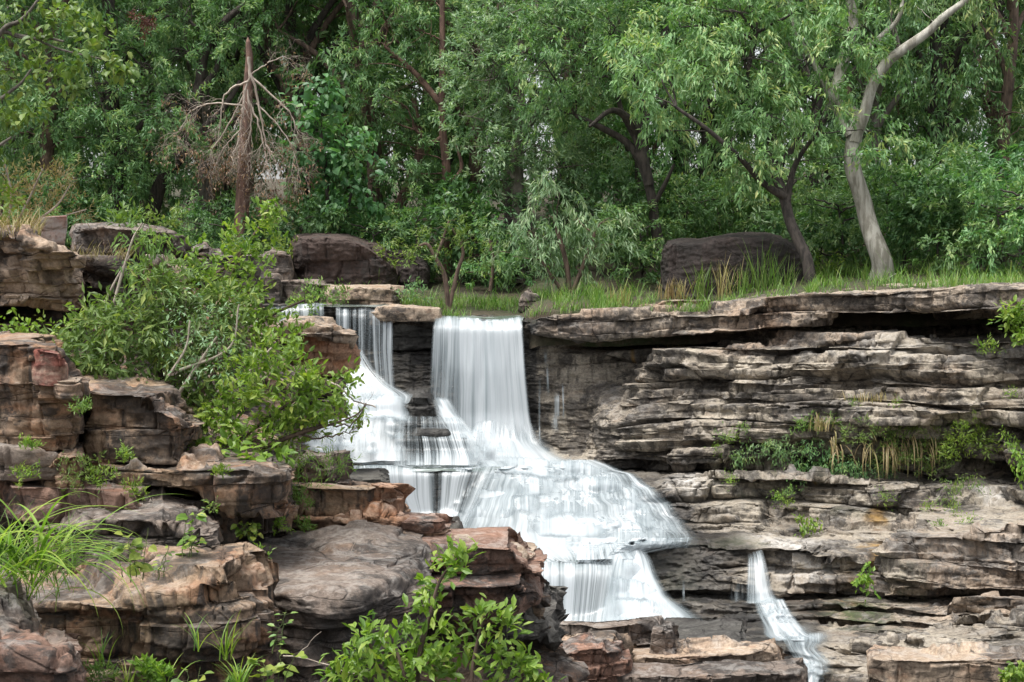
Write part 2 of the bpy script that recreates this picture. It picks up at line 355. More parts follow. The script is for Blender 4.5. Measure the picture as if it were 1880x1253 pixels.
# the wall right of the main fall is only damp in streaks
dampwall = (PX > 985) & (PY < 850) & (PY > 600)
wet = np.where(dampwall, np.clip(1.1 - (PX - 960) / 75, 0, .8) * np.clip(0.4 + 0.9 * fbm(G2, 0.7, 3, 6, (2, 2, .5)), 0, 1), wet)
wet = np.maximum(wet, .75 * np.clip((1330 - PX + 90 * fbm(G2, .6, 3, 17)) / 120, 0, 1) * (PY > 845) * (PX > 1100))
blk = (np.clip((PX - 1140) / 30, 0, 1) * np.clip((1400 + 60 * noise(PX * .02, PY * .02, 0, 3) - PX) / 60, 0, 1) * (PY > 985))
wet = np.maximum(wet, blk)
wet = np.maximum(wet, np.clip((PY - 1085) / 20, 0, 1) * np.clip((1560 - PX + 80 * noise(PX * .015, PY * .015, 0, 4)) / 80, 0, 1) * (PX > 1100))
moss = 0.8 * np.clip(1 - np.hypot((PX - 1340) / 90, (PY - 1000) / 9), 0, 1) + 0.9 * np.clip(1 - np.hypot((PX - 1560) / 90, (PY - 1125) / 35), 0, 1) + 0.6 * np.clip(fbm(G2, 0.8, 4, 8) - 0.1, 0, 1) * (PY > 845) * (PY < 1250)
oc = 1.3 * np.clip(1 - np.hypot((PX - 1595 - 0.4 * (1000 - PY)) / 34, (PY - 1030) / 95), 0, 1) + 1.2 * np.clip(1 - np.hypot((PX - 1602) / 40, (PY - 950) / 26), 0, 1) + np.clip(1 - np.hypot((PX - 1480) / 10, (PY - 885) / 30), 0, 1) + 1.0 * np.clip(1 - np.hypot((PX - 1560) / 45, (PY - 1120) / 32), 0, 1)
oc = oc + (np.clip(1 - np.abs(PX - 1163 - 6 * noise(PY * .05, 0, 0, 2)) / 9, 0, 1) * (PY > 640) * (PY < 700))
oc = oc * (0.5 + 0.7 * fbm(G2, 3.0, 4, 55))
rust = np.clip(fbm(G2, 0.45, 4, 77, (1, 1, 2.2)) * 1.3 - 0.35, 0, 0.45) * (1 - worn) + 0.3 * cap
ell = lambda x, y, rx, ry: np.clip(1.4 - 1.4 * np.hypot((PX - x) / rx, (PY - y) / ry), 0, 1)
ble = np.clip(ell(1475, 1048, 85, 34) + ell(1265, 888, 60, 32) + ell(1440, 996, 110, 14) + ell(1815, 907, 40, 14) + .3 * ell(1760, 1000, 230, 70) + .5 * ell(1700, 640, 260, 30), 0, 1)
wet = wet * (1 - .9 * ble)
cliff = mk('cliff', G2, gridfaces(*G2.shape[:2]), mat=M_CLIFF, vattr=dict(wet=wet, bleach=ble, moss=np.clip(moss, 0, 1), ochre=np.clip(oc, 0, 1), rust=np.clip(rust, 0, 1)))
tag(cliff, 'layered sandstone cliff of tan ledges stepping down around the waterfall', 'cliff', kind='structure')

DB = np.full((900 // 4 + 2, 1700 // 4 + 2), 99.0)
_x = np.clip(((940 + F * G2[..., 0] / G2[..., 1] / 1.0) - 380) / 4, 0, DB.shape[1] - 1).astype(int)
_kz = (G2[..., 2] - CZ) / G2[..., 1]; _y = np.clip((626.5 - F * np.tan(np.arctan(_kz) + TH) - 480) / 4, 0, DB.shape[0] - 1).astype(int)
np.minimum.at(DB, (_y.ravel(), _x.ravel()), G2[..., 1].ravel())
def rock_y(V):
    x = (940 + F * V[..., 0] / V[..., 1] - 380) / 4; y = (626.5 - F * np.tan(np.arctan((V[..., 2] - CZ) / V[..., 1]) + TH) - 480) / 4
    return DB[np.clip(y, 0, DB.shape[0] - 1).astype(int), np.clip(x, 0, DB.shape[1] - 1).astype(int)]
# ------------------------------------------------------------------ separate rocks
def rock(label, edge, back, mat, res=None, rise=0.0, under=0.06, seed=None, group='sandstone blocks of the left bank', name='rock_block', cat='rock',
         amp=0.8, beds=None, joint=1.5, jamp=0.07, tilt=(0, 0), sv=1, su=2, wet=0.0, endr=0.06, backpx=None, fine=0.010, rust=0.0, top=0.015, wob=0.03, topskew=0, stair=0.9):
    """edge: (px, py_top, py_bottom, d) knots of the front face, left to right; back: depth in metres behind it"""
    E = np.array(edge, float); seed = abs(hash_s(label)) % 997 if seed is None else seed
    dm = E[:, 3].mean(); res = res or max(0.009, dm * 0.00075)
    T = W(E[:, 0], E[:, 1], E[:, 3]); B = W(E[:, 0], E[:, 2], E[:, 3] + under)
    L = np.linalg.norm(np.diff(T, axis=0), axis=1); s = np.concatenate([[0], np.cumsum(L)])
    nu = int(min(700, max(24, s[-1] / res))); u = np.linspace(0, s[-1], nu)
    ip = lambda A: np.stack([np.interp(u, s, A[:, i]) for i in range(3)], -1)
    T = smooth_axis(ip(T), su * 3, 0); B = smooth_axis(ip(B), su * 3, 0)
    bk = back * (1 + 0.15 * noise(u * 0.9, 0, 0, seed + 3))
    BT = T + np.stack([T[:, 0] / T[:, 1] * bk + topskew, bk, np.full(nu, rise)], -1)
    BB = B + np.stack([B[:, 0] / B[:, 1] * bk, bk * 0.9, 0 * u], -1)
    ring = np.stack([T, B, BB, BT])                            # closed section
    hs_ = [np.linalg.norm(ring[(i + 1) % 4] - ring[i], axis=-1).max() for i in range(4)]
    rr = [res, res * 5, res * 8, res * 2.2]
    secs = []
    for i in range(4):
        n = int(max(3, min(260, hs_[i] / rr[i]))); t = np.arange(n)[:, None, None] / n
        secs.append(ring[i] * (1 - t) + ring[(i + 1) % 4] * t)
    G = np.concatenate(secs); 
    G = smooth_axis(G, sv, 0, wrap=True)
    # close the ends, rounded
    c = G.mean(0, keepdims=True); el = np.minimum(u, s[-1] - u) / endr
    k = np.clip(1 - (1 - np.clip(el, 0, 1)) ** 5, 0, 1) ** (1 / 5); k[0] = k[-1] = 0
    k = 0.0 + k
    G = c + (G - c) * np.clip(k, 0.0, 1)[None, :, None]
    # pad end stations so the cap has geometry
    Nn = gnormals(G, True)
    ctr = G.reshape(-1, 3).mean(0)
    if ((G - ctr) * Nn).sum(-1).mean() < 0: Nn = -Nn
    beds = beds or ((0.26, 0.06), (0.09, 0.022), (0.04, 0.008))
    sc = amp * np.clip(k, 0.25, 1)[None, :] * np.ones(G.shape[:2])
    G2 = rockify(G, Nn, beds=beds, tilt=tilt, seed=seed, amp=sc, joint=joint, jamp=jamp, fine=fine, wob=wob, top=top, nosek=0.12, stair=stair)
    G2[:, 0] = G2[:, 0].mean(0); G2[:, -1] = G2[:, -1].mean(0)
    o = mk(name, G2, gridfaces(G.shape[0], nu, True)[:, ::-1], mat=mat, vattr=dict(wet=np.full(G2.shape[:2], wet), rust=np.full(G2.shape[:2], rust)))
    return tag(o, label, cat, group)
def hash_s(s):
    h = 5381
    for c in s: h = (h * 33 + ord(c)) & 0x7fffffff
    return h

LB = 'sandstone blocks of the left bank'
big = ((0.42, 0.07), (0.16, 0.03), (0.05, 0.008))
rock('orange-brown overhanging rock at the left edge above a dark hollow', [(-90,405,570,14.6),(0,422,560,14.2),(60,438,562,14),(110,458,566,14),(140,482,570,14.1),(156,520,562,14.3)], 2.2, M_TAN, rise=0.12, under=0.35, beds=big, amp=1.3, jamp=.12, endr=.3, rust=.12)
rock('low brown shelf in the hollow beneath the overhanging left rock', [(-90,590,640,14.7),(60,588,640,14.6),(140,592,635,14.7),(200,600,630,15.1)], 2, M_LEFT, rise=.02)
rock('long grey rock with a rounded front behind the tall thin shrub', [(135,420,470,17.6),(200,417,492,17.1),(270,422,494,17),(310,435,494,17.1),(345,458,492,17.4),(356,475,490,17.7)], 1.8, M_GREY, rise=.1, under=.4, endr=.3, amp=.8)
rock('upright brown rock between the grey rock and the far boulders', [(345,452,520,18.7),(380,450,530,18.5),(405,462,530,18.7),(480,470,530,19.2)], 1.5, M_GREY, endr=.2)
rock('sloping dark rock half hidden behind the dark bush', [(145,478,580,15.8),(200,490,600,15.5),(260,505,600,15.5),(300,520,600,15.8)], 2, M_GREY, endr=.3)
rock('small tan slab below the long grey rock', [(262,490,512,15.4),(300,488,514,15.2),(350,496,512,15.4)], 1.2, M_TAN, endr=.15)
rock('tall brown block with a red scar and black stains at the left edge', [(-90,632,835,11.45),(20,628,835,11.25),(68,640,835,11.25),(95,672,835,11.25),(130,690,835,11.35),(158,722,835,11.45)], 1.6, M_LEFT, rise=.05, beds=big, amp=.7, endr=.22, jamp=.1)
rock('black-streaked block jutting right below the big left bush', [(150,722,838,11.65),(200,730,840,11.55),(255,732,840,11.45),(300,748,840,11.45),(335,768,838,11.45),(348,776,815,11.65),(368,790,812,11.85)], 1.4, M_LEFT, rise=.05, beds=big, amp=.8, endr=.12)
rock('dark low block at the left edge under the tall brown block', [(-90,828,885,11.35),(40,830,888,11.15),(108,834,888,11.25)], 1.5, M_GREY)
rock('tan low block carrying a pale green tuft', [(60,842,905,11.2),(110,838,905,11.1),(165,840,905,11.2)], 1.5, M_LEFT, rust=.3)
rock('long brown ledge block with a stained face in the middle of the left bank', [(178,850,905,11.55),(215,848,908,11.35),(300,850,908,11.25),(400,852,925,11.15),(440,862,926,11.15),(470,868,926,11.15),(510,872,930,11.25),(530,880,928,11.55)], 1.6, M_LEFT, rise=.03, amp=.7, beds=((0.2,.07),(.07,.02),(.03,.006)))
rock('dark rock under the bright bush beside the pool', [(500,858,895,13.4),(560,852,900,13.1),(620,858,900,13.1),(640,870,900,13.4)], 0.3, M_GREY, rise=.1)
rock('squared brown block nearest the streaked water curtain', [(520,892,938,13.05),(560,888,940,12.85),(680,886,940,12.85),(700,892,938,13.05)], 0.3, M_LEFT, endr=.08)
rock('orange cracked block with a pale top at the foot of the curtain', [(682,898,938,12.95),(720,894,938,12.85),(742,905,936,13.05)], 0.3, M_ORANGE, endr=.08)
rock('lower orange course under the squared brown block', [(535,938,978,12.85),(600,940,980,12.75),(700,940,980,12.75),(738,945,978,12.95)], 1.2, M_ORANGE, endr=.08, beds=((.14,.05),(.06,.02),(.03,.006)))
rock('brown wedge-shaped block pointing at the lower curtain', [(728,946,985,12.9),(780,945,986,12.8),(810,955,985,12.9),(829,970,982,13.1)], 0.4, M_RED, endr=.15)
rock('small dark stone between two ledges behind the heart-leafed plant', [(425,938,985,12.3),(480,932,985,12.2),(540,932,985,12.3)], 1, M_LEFT)
rock('red-brown sloping slab left of the broad-leafed plant', [(10,912,965,11.35),(60,905,968,11.15),(150,906,968,11.05),(215,918,965,10.95),(270,935,962,10.95),(335,950,960,11.05)], 1.2, M_RED, rise=.05, beds=((.25,.05),(.09,.02),(.04,.006)))
rock('grey stone wedge resting above the dark ledge', [(200,915,950,11.25),(270,918,955,11.15),(330,945,960,11.15)], 1, M_GREY)
rock('pale stone slab lying on the ledge beside the dark block', [(310,925,955,11.7),(350,925,955,11.6),(378,935,952,11.8)], 0.6, M_TAN)
rock('dark block overhanging behind the arching grass', [(60,960,1040,10.85),(180,952,1050,10.65),(300,950,1045,10.55),(370,962,1035,10.55),(402,985,1020,10.75)], 1.2, M_GREY, rise=.03, amp=.8)
rock('narrow brown block beside the cluster of round leaves', [(372,945,985,11.8),(410,942,988,11.7),(436,948,985,11.8)], 1, M_LEFT)
rock('huge weathered grey slab sloping down in the left foreground', [(392,1050,1280,11.6),(455,1078,1280,11),(512,1108,1280,10.6),(600,1112,1280,10.5),(680,1100,1230,10.6),(740,1090,1190,11),(790,1080,1160,11.6)], 2.0, M_GREY, rise=0.13, under=.04, beds=((.30,.10),(.12,.05),(.04,.012)), amp=.75, endr=.15, top=.022, jamp=.015, joint=.13, stair=.7, sv=8, su=150)
rock('big brown foreground block with a pale rim and cracked face', [(-90,1120,1300,10.4),(0,1112,1300,10.2),(100,1106,1300,10),(200,1098,1300,9.9),(330,1086,1300,9.8),(410,1066,1300,9.8),(455,1072,1300,9.9),(505,1105,1290,10.1)], 0.75, M_LEFT, rise=.12, under=.1, beds=((.3,.06),(.12,.03),(.04,.008)), amp=.9, endr=.12, top=.03, jamp=.1, sv=4)
rock('dark rounded boulder at the left edge under the arching grass', [(-90,1140,1215,8.9),(0,1132,1215,8.7),(45,1140,1215,8.7),(78,1175,1210,8.8)], .9, M_GREY, endr=.2, sv=14, amp=.5)
rock('lowest dark red boulder in the bottom left corner', [(-90,1195,1300,8.4),(0,1190,1300,8.2),(60,1198,1300,8.2),(110,1205,1300,8.2),(150,1240,1300,8.4)], .8, M_RED, endr=.2, sv=8, amp=.8)
rock('upper dark red overhanging slab beside the lower curtain', [(560,1040,1120,12.85),(700,1030,1115,12.45),(800,1026,1092,12.25),(880,1020,1082,12.25),(940,1018,1070,12.35),(990,1045,1060,12.65)], 0.9, M_RED, rise=.03, under=.3, beds=((.3,.06),(.08,.02),(.03,.006)), endr=.25)
rock('lower dark red slab with a pointed end', [(590,1110,1180,12.5),(700,1100,1170,12.2),(790,1092,1160,12.1),(900,1088,1142,12.1),(960,1086,1130,12.2),(996,1090,1105,12.5)], 1, M_RED, rise=.02, under=.3, beds=((.3,.05),(.1,.02),(.03,.006)), endr=.22)
rock('thin tan ledge running along the top of the red slabs', [(770,1008,1030,12.95),(850,1003,1030,12.75),(930,1010,1028,12.85),(975,1018,1028,13.15)], 0.6, M_TAN, endr=.2)
rock('pale and red mottled block on the back of the grey slab', [(620,982,1008,12.85),(680,978,1010,12.75),(752,978,1010,12.75)], 0.6, M_TAN, endr=.1, rust=.3)
rock('small orange block in front of the wedge-shaped block', [(750,984,1008,12.9),(790,983,1008,12.8),(828,990,1006,12.9)], 0.6, M_ORANGE, endr=.1)
rock('small dark stone at the water edge below the curtain', [(820,990,1006,13.2),(850,991,1006,13.2),(870,998,1005,13.3)], 0.6, M_SLATE, endr=.1)
rock('shaded rock foot below the red slabs', [(860,1135,1190,13.1),(930,1130,1195,12.9),(1000,1140,1190,13.1),(1020,1150,1185,13.5)], 1.4, M_SLATE, rise=.05, amp=.9)
rock('weathered rock face between the grey slab and the red slabs', [(480,1020,1140,13.15),(600,1010,1140,12.95),(740,1008,1130,13.15),(800,1020,1120,13.55)], 0.5, M_GREY, rise=.1, amp=.9)
CG = 'flat slabs along the bottom of the fall'
rock('pale chunk with a dark red scar on the shoulder of the tall brown block', [(58,640,705,11.2),(85,644,712,11.1),(112,662,715,11.1),(124,684,712,11.2)], .5, M_SCAR, endr=.12, amp=.6)
rock('small pale broken stones below the red scar', [(108,690,728,11.15),(128,688,732,11.05),(142,700,728,11.15)], .3, M_TAN, endr=.06)
kw = dict(group=CG, name='rock_slab', beds=((.22, .06), (.07, .02), (.03, .006)))
rock('broad flat slab with a pale top at the foot of the lower curtain', [(930,1155,1230,18.2),(1000,1152,1235,17.8),(1100,1155,1235,17.6),(1170,1152,1230,17.8),(1232,1160,1215,18.2)], 0.35, M_GREY, rise=.03, **kw)
rock('rounded grey stone at the right end of the broad flat slab', [(1195,1160,1200,17.5),(1220,1158,1202,17.4),(1242,1170,1198,17.6)], 0.4, M_GREY, endr=.15, **kw)
rock('brown slab with a hollowed front at the bottom centre', [(900,1200,1300,17.2),(980,1192,1300,17),(1060,1184,1300,16.9),(1130,1180,1300,16.9),(1150,1200,1290,17.2)], 0.5, M_TAN, rise=.03, amp=1, rust=.1, **kw)
rock('rust-red wedge in front at the bottom centre', [(985,1210,1300,16.6),(1060,1196,1300,16.4),(1110,1192,1300,16.4),(1160,1215,1300,16.7)], 0.5, M_RED, rust=.4, endr=.25, **kw)
rock('flat tan slab lying beside the end of the white water', [(1170,1215,1300,17.4),(1240,1198,1290,17.3),(1330,1192,1270,17.3),(1400,1200,1260,17.6),(1440,1216,1250,18)], 0.5, M_TAN, rise=.02, rust=.1, **kw)
rock('lowest flat slab on the bottom edge right of the bush', [(1120,1252,1330,16.7),(1250,1236,1330,16.5),(1400,1236,1330,16.6),(1480,1250,1330,16.9)], 0.6, M_GREY, **kw)
rock('grey slab under the end of the white water', [(1220,1188,1215,19),(1290,1183,1215,18.8),(1370,1190,1215,19)], 1.6, M_SLATE, wet=.4, **kw)
rock('long pale slab in the bottom right corner', [(1595,1222,1330,17.5),(1640,1208,1330,17.3),(1740,1204,1330,17.2),(1860,1202,1330,17.1),(1990,1200,1330,17.1)], 0.5, M_TAN, rise=.03, amp=.6, **kw)
rock('pale ledge stone behind the bottom right slab', [(1700,1188,1215,18),(1800,1184,1215,17.8),(1990,1184,1215,17.7)], 0.5, M_CLIFF, **kw)
CP = 'boulders and slabs on the terrace above the fall'
kw = dict(group=CP, name='boulder')
rock('angular dark boulder with rusty streaks left of the terrace grass', [(536,452,528,34.6),(548,438,534,34.2),(585,436,540,34),(640,440,540,34),(680,455,540,34),(712,475,536,34.1),(730,495,531,34.3)], 2.4, M_DARK, rise=.15, endr=.4, sv=6, beds=((1.2,.12),(.4,.03)), amp=.9, jamp=.06, stair=0, rust=.12, **kw)
rock('black boulder behind the small yellow-green tree', [(640,446,516,36),(700,455,536,35.6),(760,470,541,35.4),(790,490,541,35.6)], 2, M_DARK, rise=.1, endr=.4, sv=10, beds=((1.2,.1),(.4,.03)), jamp=.03, stair=0, **kw)
rock('huge rounded black boulder under the leaning dark tree', [(1212,462,536,32.6),(1225,447,556,32.2),(1290,444,561,31.8),(1340,434,561,31.7),(1400,434,561,31.7),(1440,442,561,31.9),(1470,458,556,32.2),(1484,480,546,32.6)], 2.6, M_DARK, rise=.12, endr=.6, sv=22, beds=((1.6,.08),(.5,.02)), amp=.7, jamp=.0, stair=0, wob=.1, **kw)
rock('grey cracked boulder left of the angular boulder', [(470,462,526,33.6),(500,458,532,33.4),(540,462,532,33.5)], 1.6, M_GREY, endr=.3, sv=5, **kw)
rock('dark low rock on the far left of the stream', [(370,500,561,32.8),(450,505,564,32.5),(520,512,564,32.6)], 2, M_GREY, endr=.2, rise=.1, **kw)
rock('flat grey rock between the stream and the angular boulder', [(470,515,561,33.2),(560,514,561,33),(620,520,561,33.2)], 1.6, M_GREY, endr=.2, **kw)
rock('flat layered slab at the left end of the terrace grass', [(600,540,582,32.3),(660,532,584,32.1),(720,532,582,32.2),(738,540,576,32.5)], 1.6, M_TAN, endr=.2, rise=.1, beds=((.15,.08),(.06,.03)), **kw)
rock('tan capstone on the lip between the two falls', [(676,572,600,31.2),(700,568,600,31),(760,567,596,30.9),(812,572,590,31)], 1.4, M_TAN, endr=.15, amp=.4, sv=4, **kw)
rock('dark undercut ledge beneath the tan capstone', [(690,598,640,31.5),(740,594,640,31.4),(800,594,635,31.5)], 1, M_SLATE, wet=.6, beds=((.12,.06),(.05,.02)), **kw)
rock('small pale pointed stone in the terrace grass', [(952,545,572,32.2),(970,532,572,32.1),(992,546,572,32.2)], .3, M_GREY, endr=.08, **kw)
rock('thin pale slab on top of the cliff edge right of the grass', [(1205,557,566,30.9),(1250,549,568,30.7),(1340,552,566,30.7),(1380,556,564,31)], 1.2, M_TAN, endr=.15, **kw)
kw = dict(group='rocks standing in the falling water', name='rock_ledge')
rock('orange-brown overhanging rock capped by a rough ledge beside the narrow fall', [(500,622,700,25.4),(560,610,702,25),(610,622,698,24.8),(640,628,700,24.9),(658,640,690,25.1)], 2, M_ORANGE, under=.35, endr=.3, sv=10, beds=((.8,.08),(.3,.04)), amp=.8, rust=.2, **kw)
rock('rough tan ledge capping the orange-brown rock', [(490,600,632,25.2),(560,592,622,24.9),(610,598,630,24.7),(652,616,634,24.9)], 1.8, M_TAN, endr=.15, amp=.8, **kw)
rock('thin broken ledge under the orange-brown rock', [(520,705,722,25.2),(600,704,722,24.9),(636,708,718,25)], 1.5, M_LEFT, endr=.1, **kw)
rock('lowest brown ledge beside the left cascade', [(500,735,785,25),(570,732,784,24.7),(620,738,780,24.7),(640,750,772,24.9)], 1.6, M_GREY, endr=.2, **kw)
rock('dark shelf at the left end of the upper pool', [(480,790,850,24.6),(530,800,850,24.4),(552,812,840,24.6)], 1.5, M_SLATE, **kw)
rock('flat dark rock breaking the water at the left of the curtain', [(600,880,895,24.4),(650,874,898,24.2),(700,880,895,24.2),(716,888,894,24.4)], 1.4, M_SLATE, wet=.5, endr=.15, **kw)
rock('black rock standing between the two falls', [(734,738,772,29.7),(755,731,774,29.5),(790,731,776,29.5),(806,742,772,29.7)], 1.2, M_SLATE, wet=.8, endr=.12, amp=.6, **kw)
rock('second dark step below the black rock', [(738,776,806,29.3),(790,768,808,29.15),(838,778,806,29.35)], 1.4, M_SLATE, wet=.8, endr=.12, amp=.6, **kw)
rock('third dark step with water running over it', [(728,804,828,29.0),(790,797,830,28.85),(856,804,828,29.05)], 1.4, M_SLATE, wet=.8, endr=.12, amp=.6, **kw)

# ------------------------------------------------------------------ ground: bank under the blocks and forest floor
def soil_mat():
    m = NT('soil'); P = m.pos()
    a = m.noise(P, 0.7, 6, .6); b = m.noise(P, 8, 6, .7)
    col = m.mix(m.ramp(a, .4, .6), (0.06, 0.045, 0.03), (0.035, 0.045, 0.015))
    col = m.mix(m.ramp(b, .45, .7), col, (0.10, 0.075, 0.05))
    bp = m.n('Bump', {'Height': b, 'Strength': 0.8, 'Distance': 0.08})
    return m.out(m.n('BsdfPrincipled', {'Base Color': col, 'Roughness': 0.95, 'Normal': bp.outputs[0]}))
M_SOIL = soil_mat()
BK = [[(-250,440,36),(300,485,37),(560,552,37)],[(-250,425,20),(350,482,22),(450,562,32)],[(-250,435,16),(200,485,16.5),(400,560,22),(540,618,25.8),(600,640,26)],[(-250,600,15.2),(150,600,15.5),(420,640,19),(540,650,25.8),(600,690,26)],
      [(-250,640,13.5),(200,720,13.6),(380,770,15),(500,790,20),(545,775,25)],[(-250,660,12),(150,745,12),(370,800,12.3),(480,850,13.6),(530,872,17),(560,885,24)],[(-250,845,11.6),(370,845,11.8),(520,885,13.4),(640,890,13.7),(720,905,14.3)],
      [(-250,900,11.4),(500,930,12.5),(640,985,13.3),(820,992,13.9)],[(-250,1020,11.3),(400,1000,12.2),(640,1000,13.2),(860,1015,13.5),(970,1035,13.8)],[(-250,1060,10.6),(400,1100,11.3),(640,1120,13),(860,1125,13),(985,1125,13.3)],
      [(-250,1180,10.3),(500,1180,11.3),(740,1200,12.9),(900,1200,13.2),(1040,1205,14)],[(-250,1330,8.4),(500,1330,10.2),(1100,1330,13.4)]]
# resample each row along its own span
rows = []
for r in BK:
    r = np.array(r, float); t = np.linspace(0, 1, 620); p = r[0, 0] + (r[-1, 0] - r[0, 0]) * t
    rows.append(W(p, np.interp(p, r[:, 0], r[:, 1]), np.interp(p, r[:, 0], r[:, 2])))
K = np.stack(rows); K = smooth_axis(K, 4, 1)
G = np.concatenate([K[i] * (1 - t) + K[i + 1] * t for i in range(len(K) - 1) for t in [np.arange(60)[:, None, None] / 60]] + [K[-1:]])
G = smooth_axis(G, 3, 0); N = gnormals(G)
if N[..., 1].mean() > 0: N = -N
G = rockify(G, N, beds=((0.27, 0.12), (0.10, 0.04)), seed=71, amp=.8, joint=1.2, jamp=.15)
tag(mk('bank', G, gridfaces(*G.shape[:2]), mat=M_LEFT), 'stepped brown rock bank behind the left blocks', 'ground', kind='structure')

XE = np.array([-70, -8, -3, -1.6, 0.2, 0.4, 4.5, 5.5, 7.5, 10, 70]); YE = np.array([34, 34, 32.6, 31.8, 31.8, 30.6, 30.0, 29.0, 28.4, 27.6, 27.6])
def floor_z(x, y):
    """forest floor height"""
    x = np.asarray(x, float); y = np.asarray(y, float)
    tz = CZ - np.interp(x, [-6, -3, -1.5, 0.2, .5, 2.5, 3.5, 4.3, 5.6, 8], [.85, 1.0, 1.17, 1.19, 1.05, 1.02, 1.02, .82, .66, .52])
    up = np.interp(y - np.interp(x, XE, YE), [0, 1.5, 4, 8, 28, 68, 130, 170], [-.01, 0.18, 0.42, 0.85, 2.6, 5.5, 8, 9])
    up = up * np.interp(x, [3, 6], [1, .45]) ** np.clip(1.3 - (y - np.interp(x, XE, YE)) / 12, 0, 1)
    P = np.stack([x, y, 0 * x], -1)
    return tz + up + 0.05 * fbm(P, .5, 3, 91)
gx = np.concatenate([np.linspace(-70, -14, 40), np.linspace(-13.8, 14, 260), np.linspace(14.5, 70, 40)]); gy = np.concatenate([np.linspace(32.6, 42, 120), np.linspace(42.5, 200, 90)])
X, Y = np.meshgrid(gx, gy)
# the front edge follows the cliff top
xe = np.array([-70, -8, -3, -1.6, 0.2, 0.4, 4.5, 5.5, 7.5, 10, 70]); ye = np.array([34, 34, 32.6, 31.8, 31.8, 30.6, 30.0, 29.0, 28.4, 27.6, 27.6])
Y = Y - np.clip(1 - (Y - 32.6) / 6, 0, 1) * (32.6 - np.interp(X, xe, ye))
Z = floor_z(X, Y); Z[0] -= 0.6
G = np.stack([X, Y, Z], -1); G[..., 2] += 0.03 * fbm(G, 2, 4, 12)
tag(mk('ground', G, gridfaces(*G.shape[:2]), mat=M_SOIL), 'forest floor rising behind the terrace', 'ground', kind='structure')
# ------------------------------------------------------------------ water
def water_mat(name, su=9.0, contrast=1.0, sv=0.35, col=(0.62, 0.665, 0.69), thin=(0.33, 0.385, 0.41)):
    m = NT(name); UV = m.n('UVMap', uv_map='UVMap').outputs[0]
    d = m.attr('dens')
    wv = m.noise(m.mapv(UV, (1.5, 0.5, 1)), 1.0, 2)
    U = m.n('VectorMath', {0: UV, 1: m.n('CombineXYZ', {0: m.math('MULTIPLY', wv, 0.10)}).outputs[0]}, operation='ADD').outputs[0]
    a = m.noise(m.mapv(U, (su, sv, 1)), 1.0, 3, .6); b = m.noise(m.mapv(U, (su * 3.7, sv * 1.2, 1), (4, 7, 0)), 1.0, 3, .65); c = m.noise(m.mapv(U, (su * .3, sv * 1.2, 1), (1, 2, 0)), 1.0, 3)
    s = m.math('ADD', m.math('MULTIPLY', m.math('SUBTRACT', a, .5), 2.4 * contrast), m.math('MULTIPLY', m.math('SUBTRACT', b, .5), 1.7 * contrast))
    s = m.math('ADD', s, m.math('MULTIPLY', m.math('SUBTRACT', c, .5), 2.6 * contrast))
    e = m.attr('edge')
    al = m.math('ADD', d, m.math('MULTIPLY', s, m.math('SUBTRACT', 1.25, m.math('MULTIPLY', d, .75))))
    al = m.math('MULTIPLY', m.ramp(al, 0.0, 0.95), e, clamp=True)
    cc = m.mix(m.ramp(m.math('ADD', m.math('MULTIPLY', al, .75), m.math('MULTIPLY', s, 0.55)), 0.15, 0.95), thin, col)
    bp = m.n('Bump', {'Height': s, 'Strength': 0.22, 'Distance': 0.05})
    df = m.n('BsdfDiffuse', {'Color': cc, 'Normal': bp.outputs[0]}); tr = m.n('BsdfTranslucent', {'Color': cc, 'Normal': bp.outputs[0]})
    mx = m.n('MixShader', {0: 0.35, 1: df.outputs[0], 2: tr.outputs[0]})
    gl = m.n('BsdfGlossy', {'Color': (1, 1, 1), 'Roughness': 0.35}); mx = m.n('MixShader', {0: 0.05, 1: mx.outputs[0], 2: gl.outputs[0]})
    return m.out(m.n('MixShader', {0: al, 1: m.n('BsdfTransparent').outputs[0], 2: mx.outputs[0]}))
M_W = water_mat('falling_water', 5, .95, .13); M_WS = water_mat('streaked_water', 10, .8, 0.12); M_WC = water_mat('cascade_water', 5, .72, 0.28)
def stream_mat():
    m = NT('stream_water'); P = m.pos()
    a = m.noise(m.mapv(P, (1.2, 5, 5)), 1.0, 4); n2 = m.noise(m.mapv(P, (2, 9, 3)), 1.5, 3)
    col = m.mix(m.ramp(a, .5, .72), (0.10, 0.125, 0.11), (0.55, 0.60, 0.60))
    bp = m.n('Bump', {'Height': n2, 'Strength': 0.3, 'Distance': 0.05})
    return m.out(m.n('BsdfPrincipled', {'Base Color': col, 'Roughness': 0.16, 'Normal': bp.outputs[0]}))
M_STREAM = stream_mat()

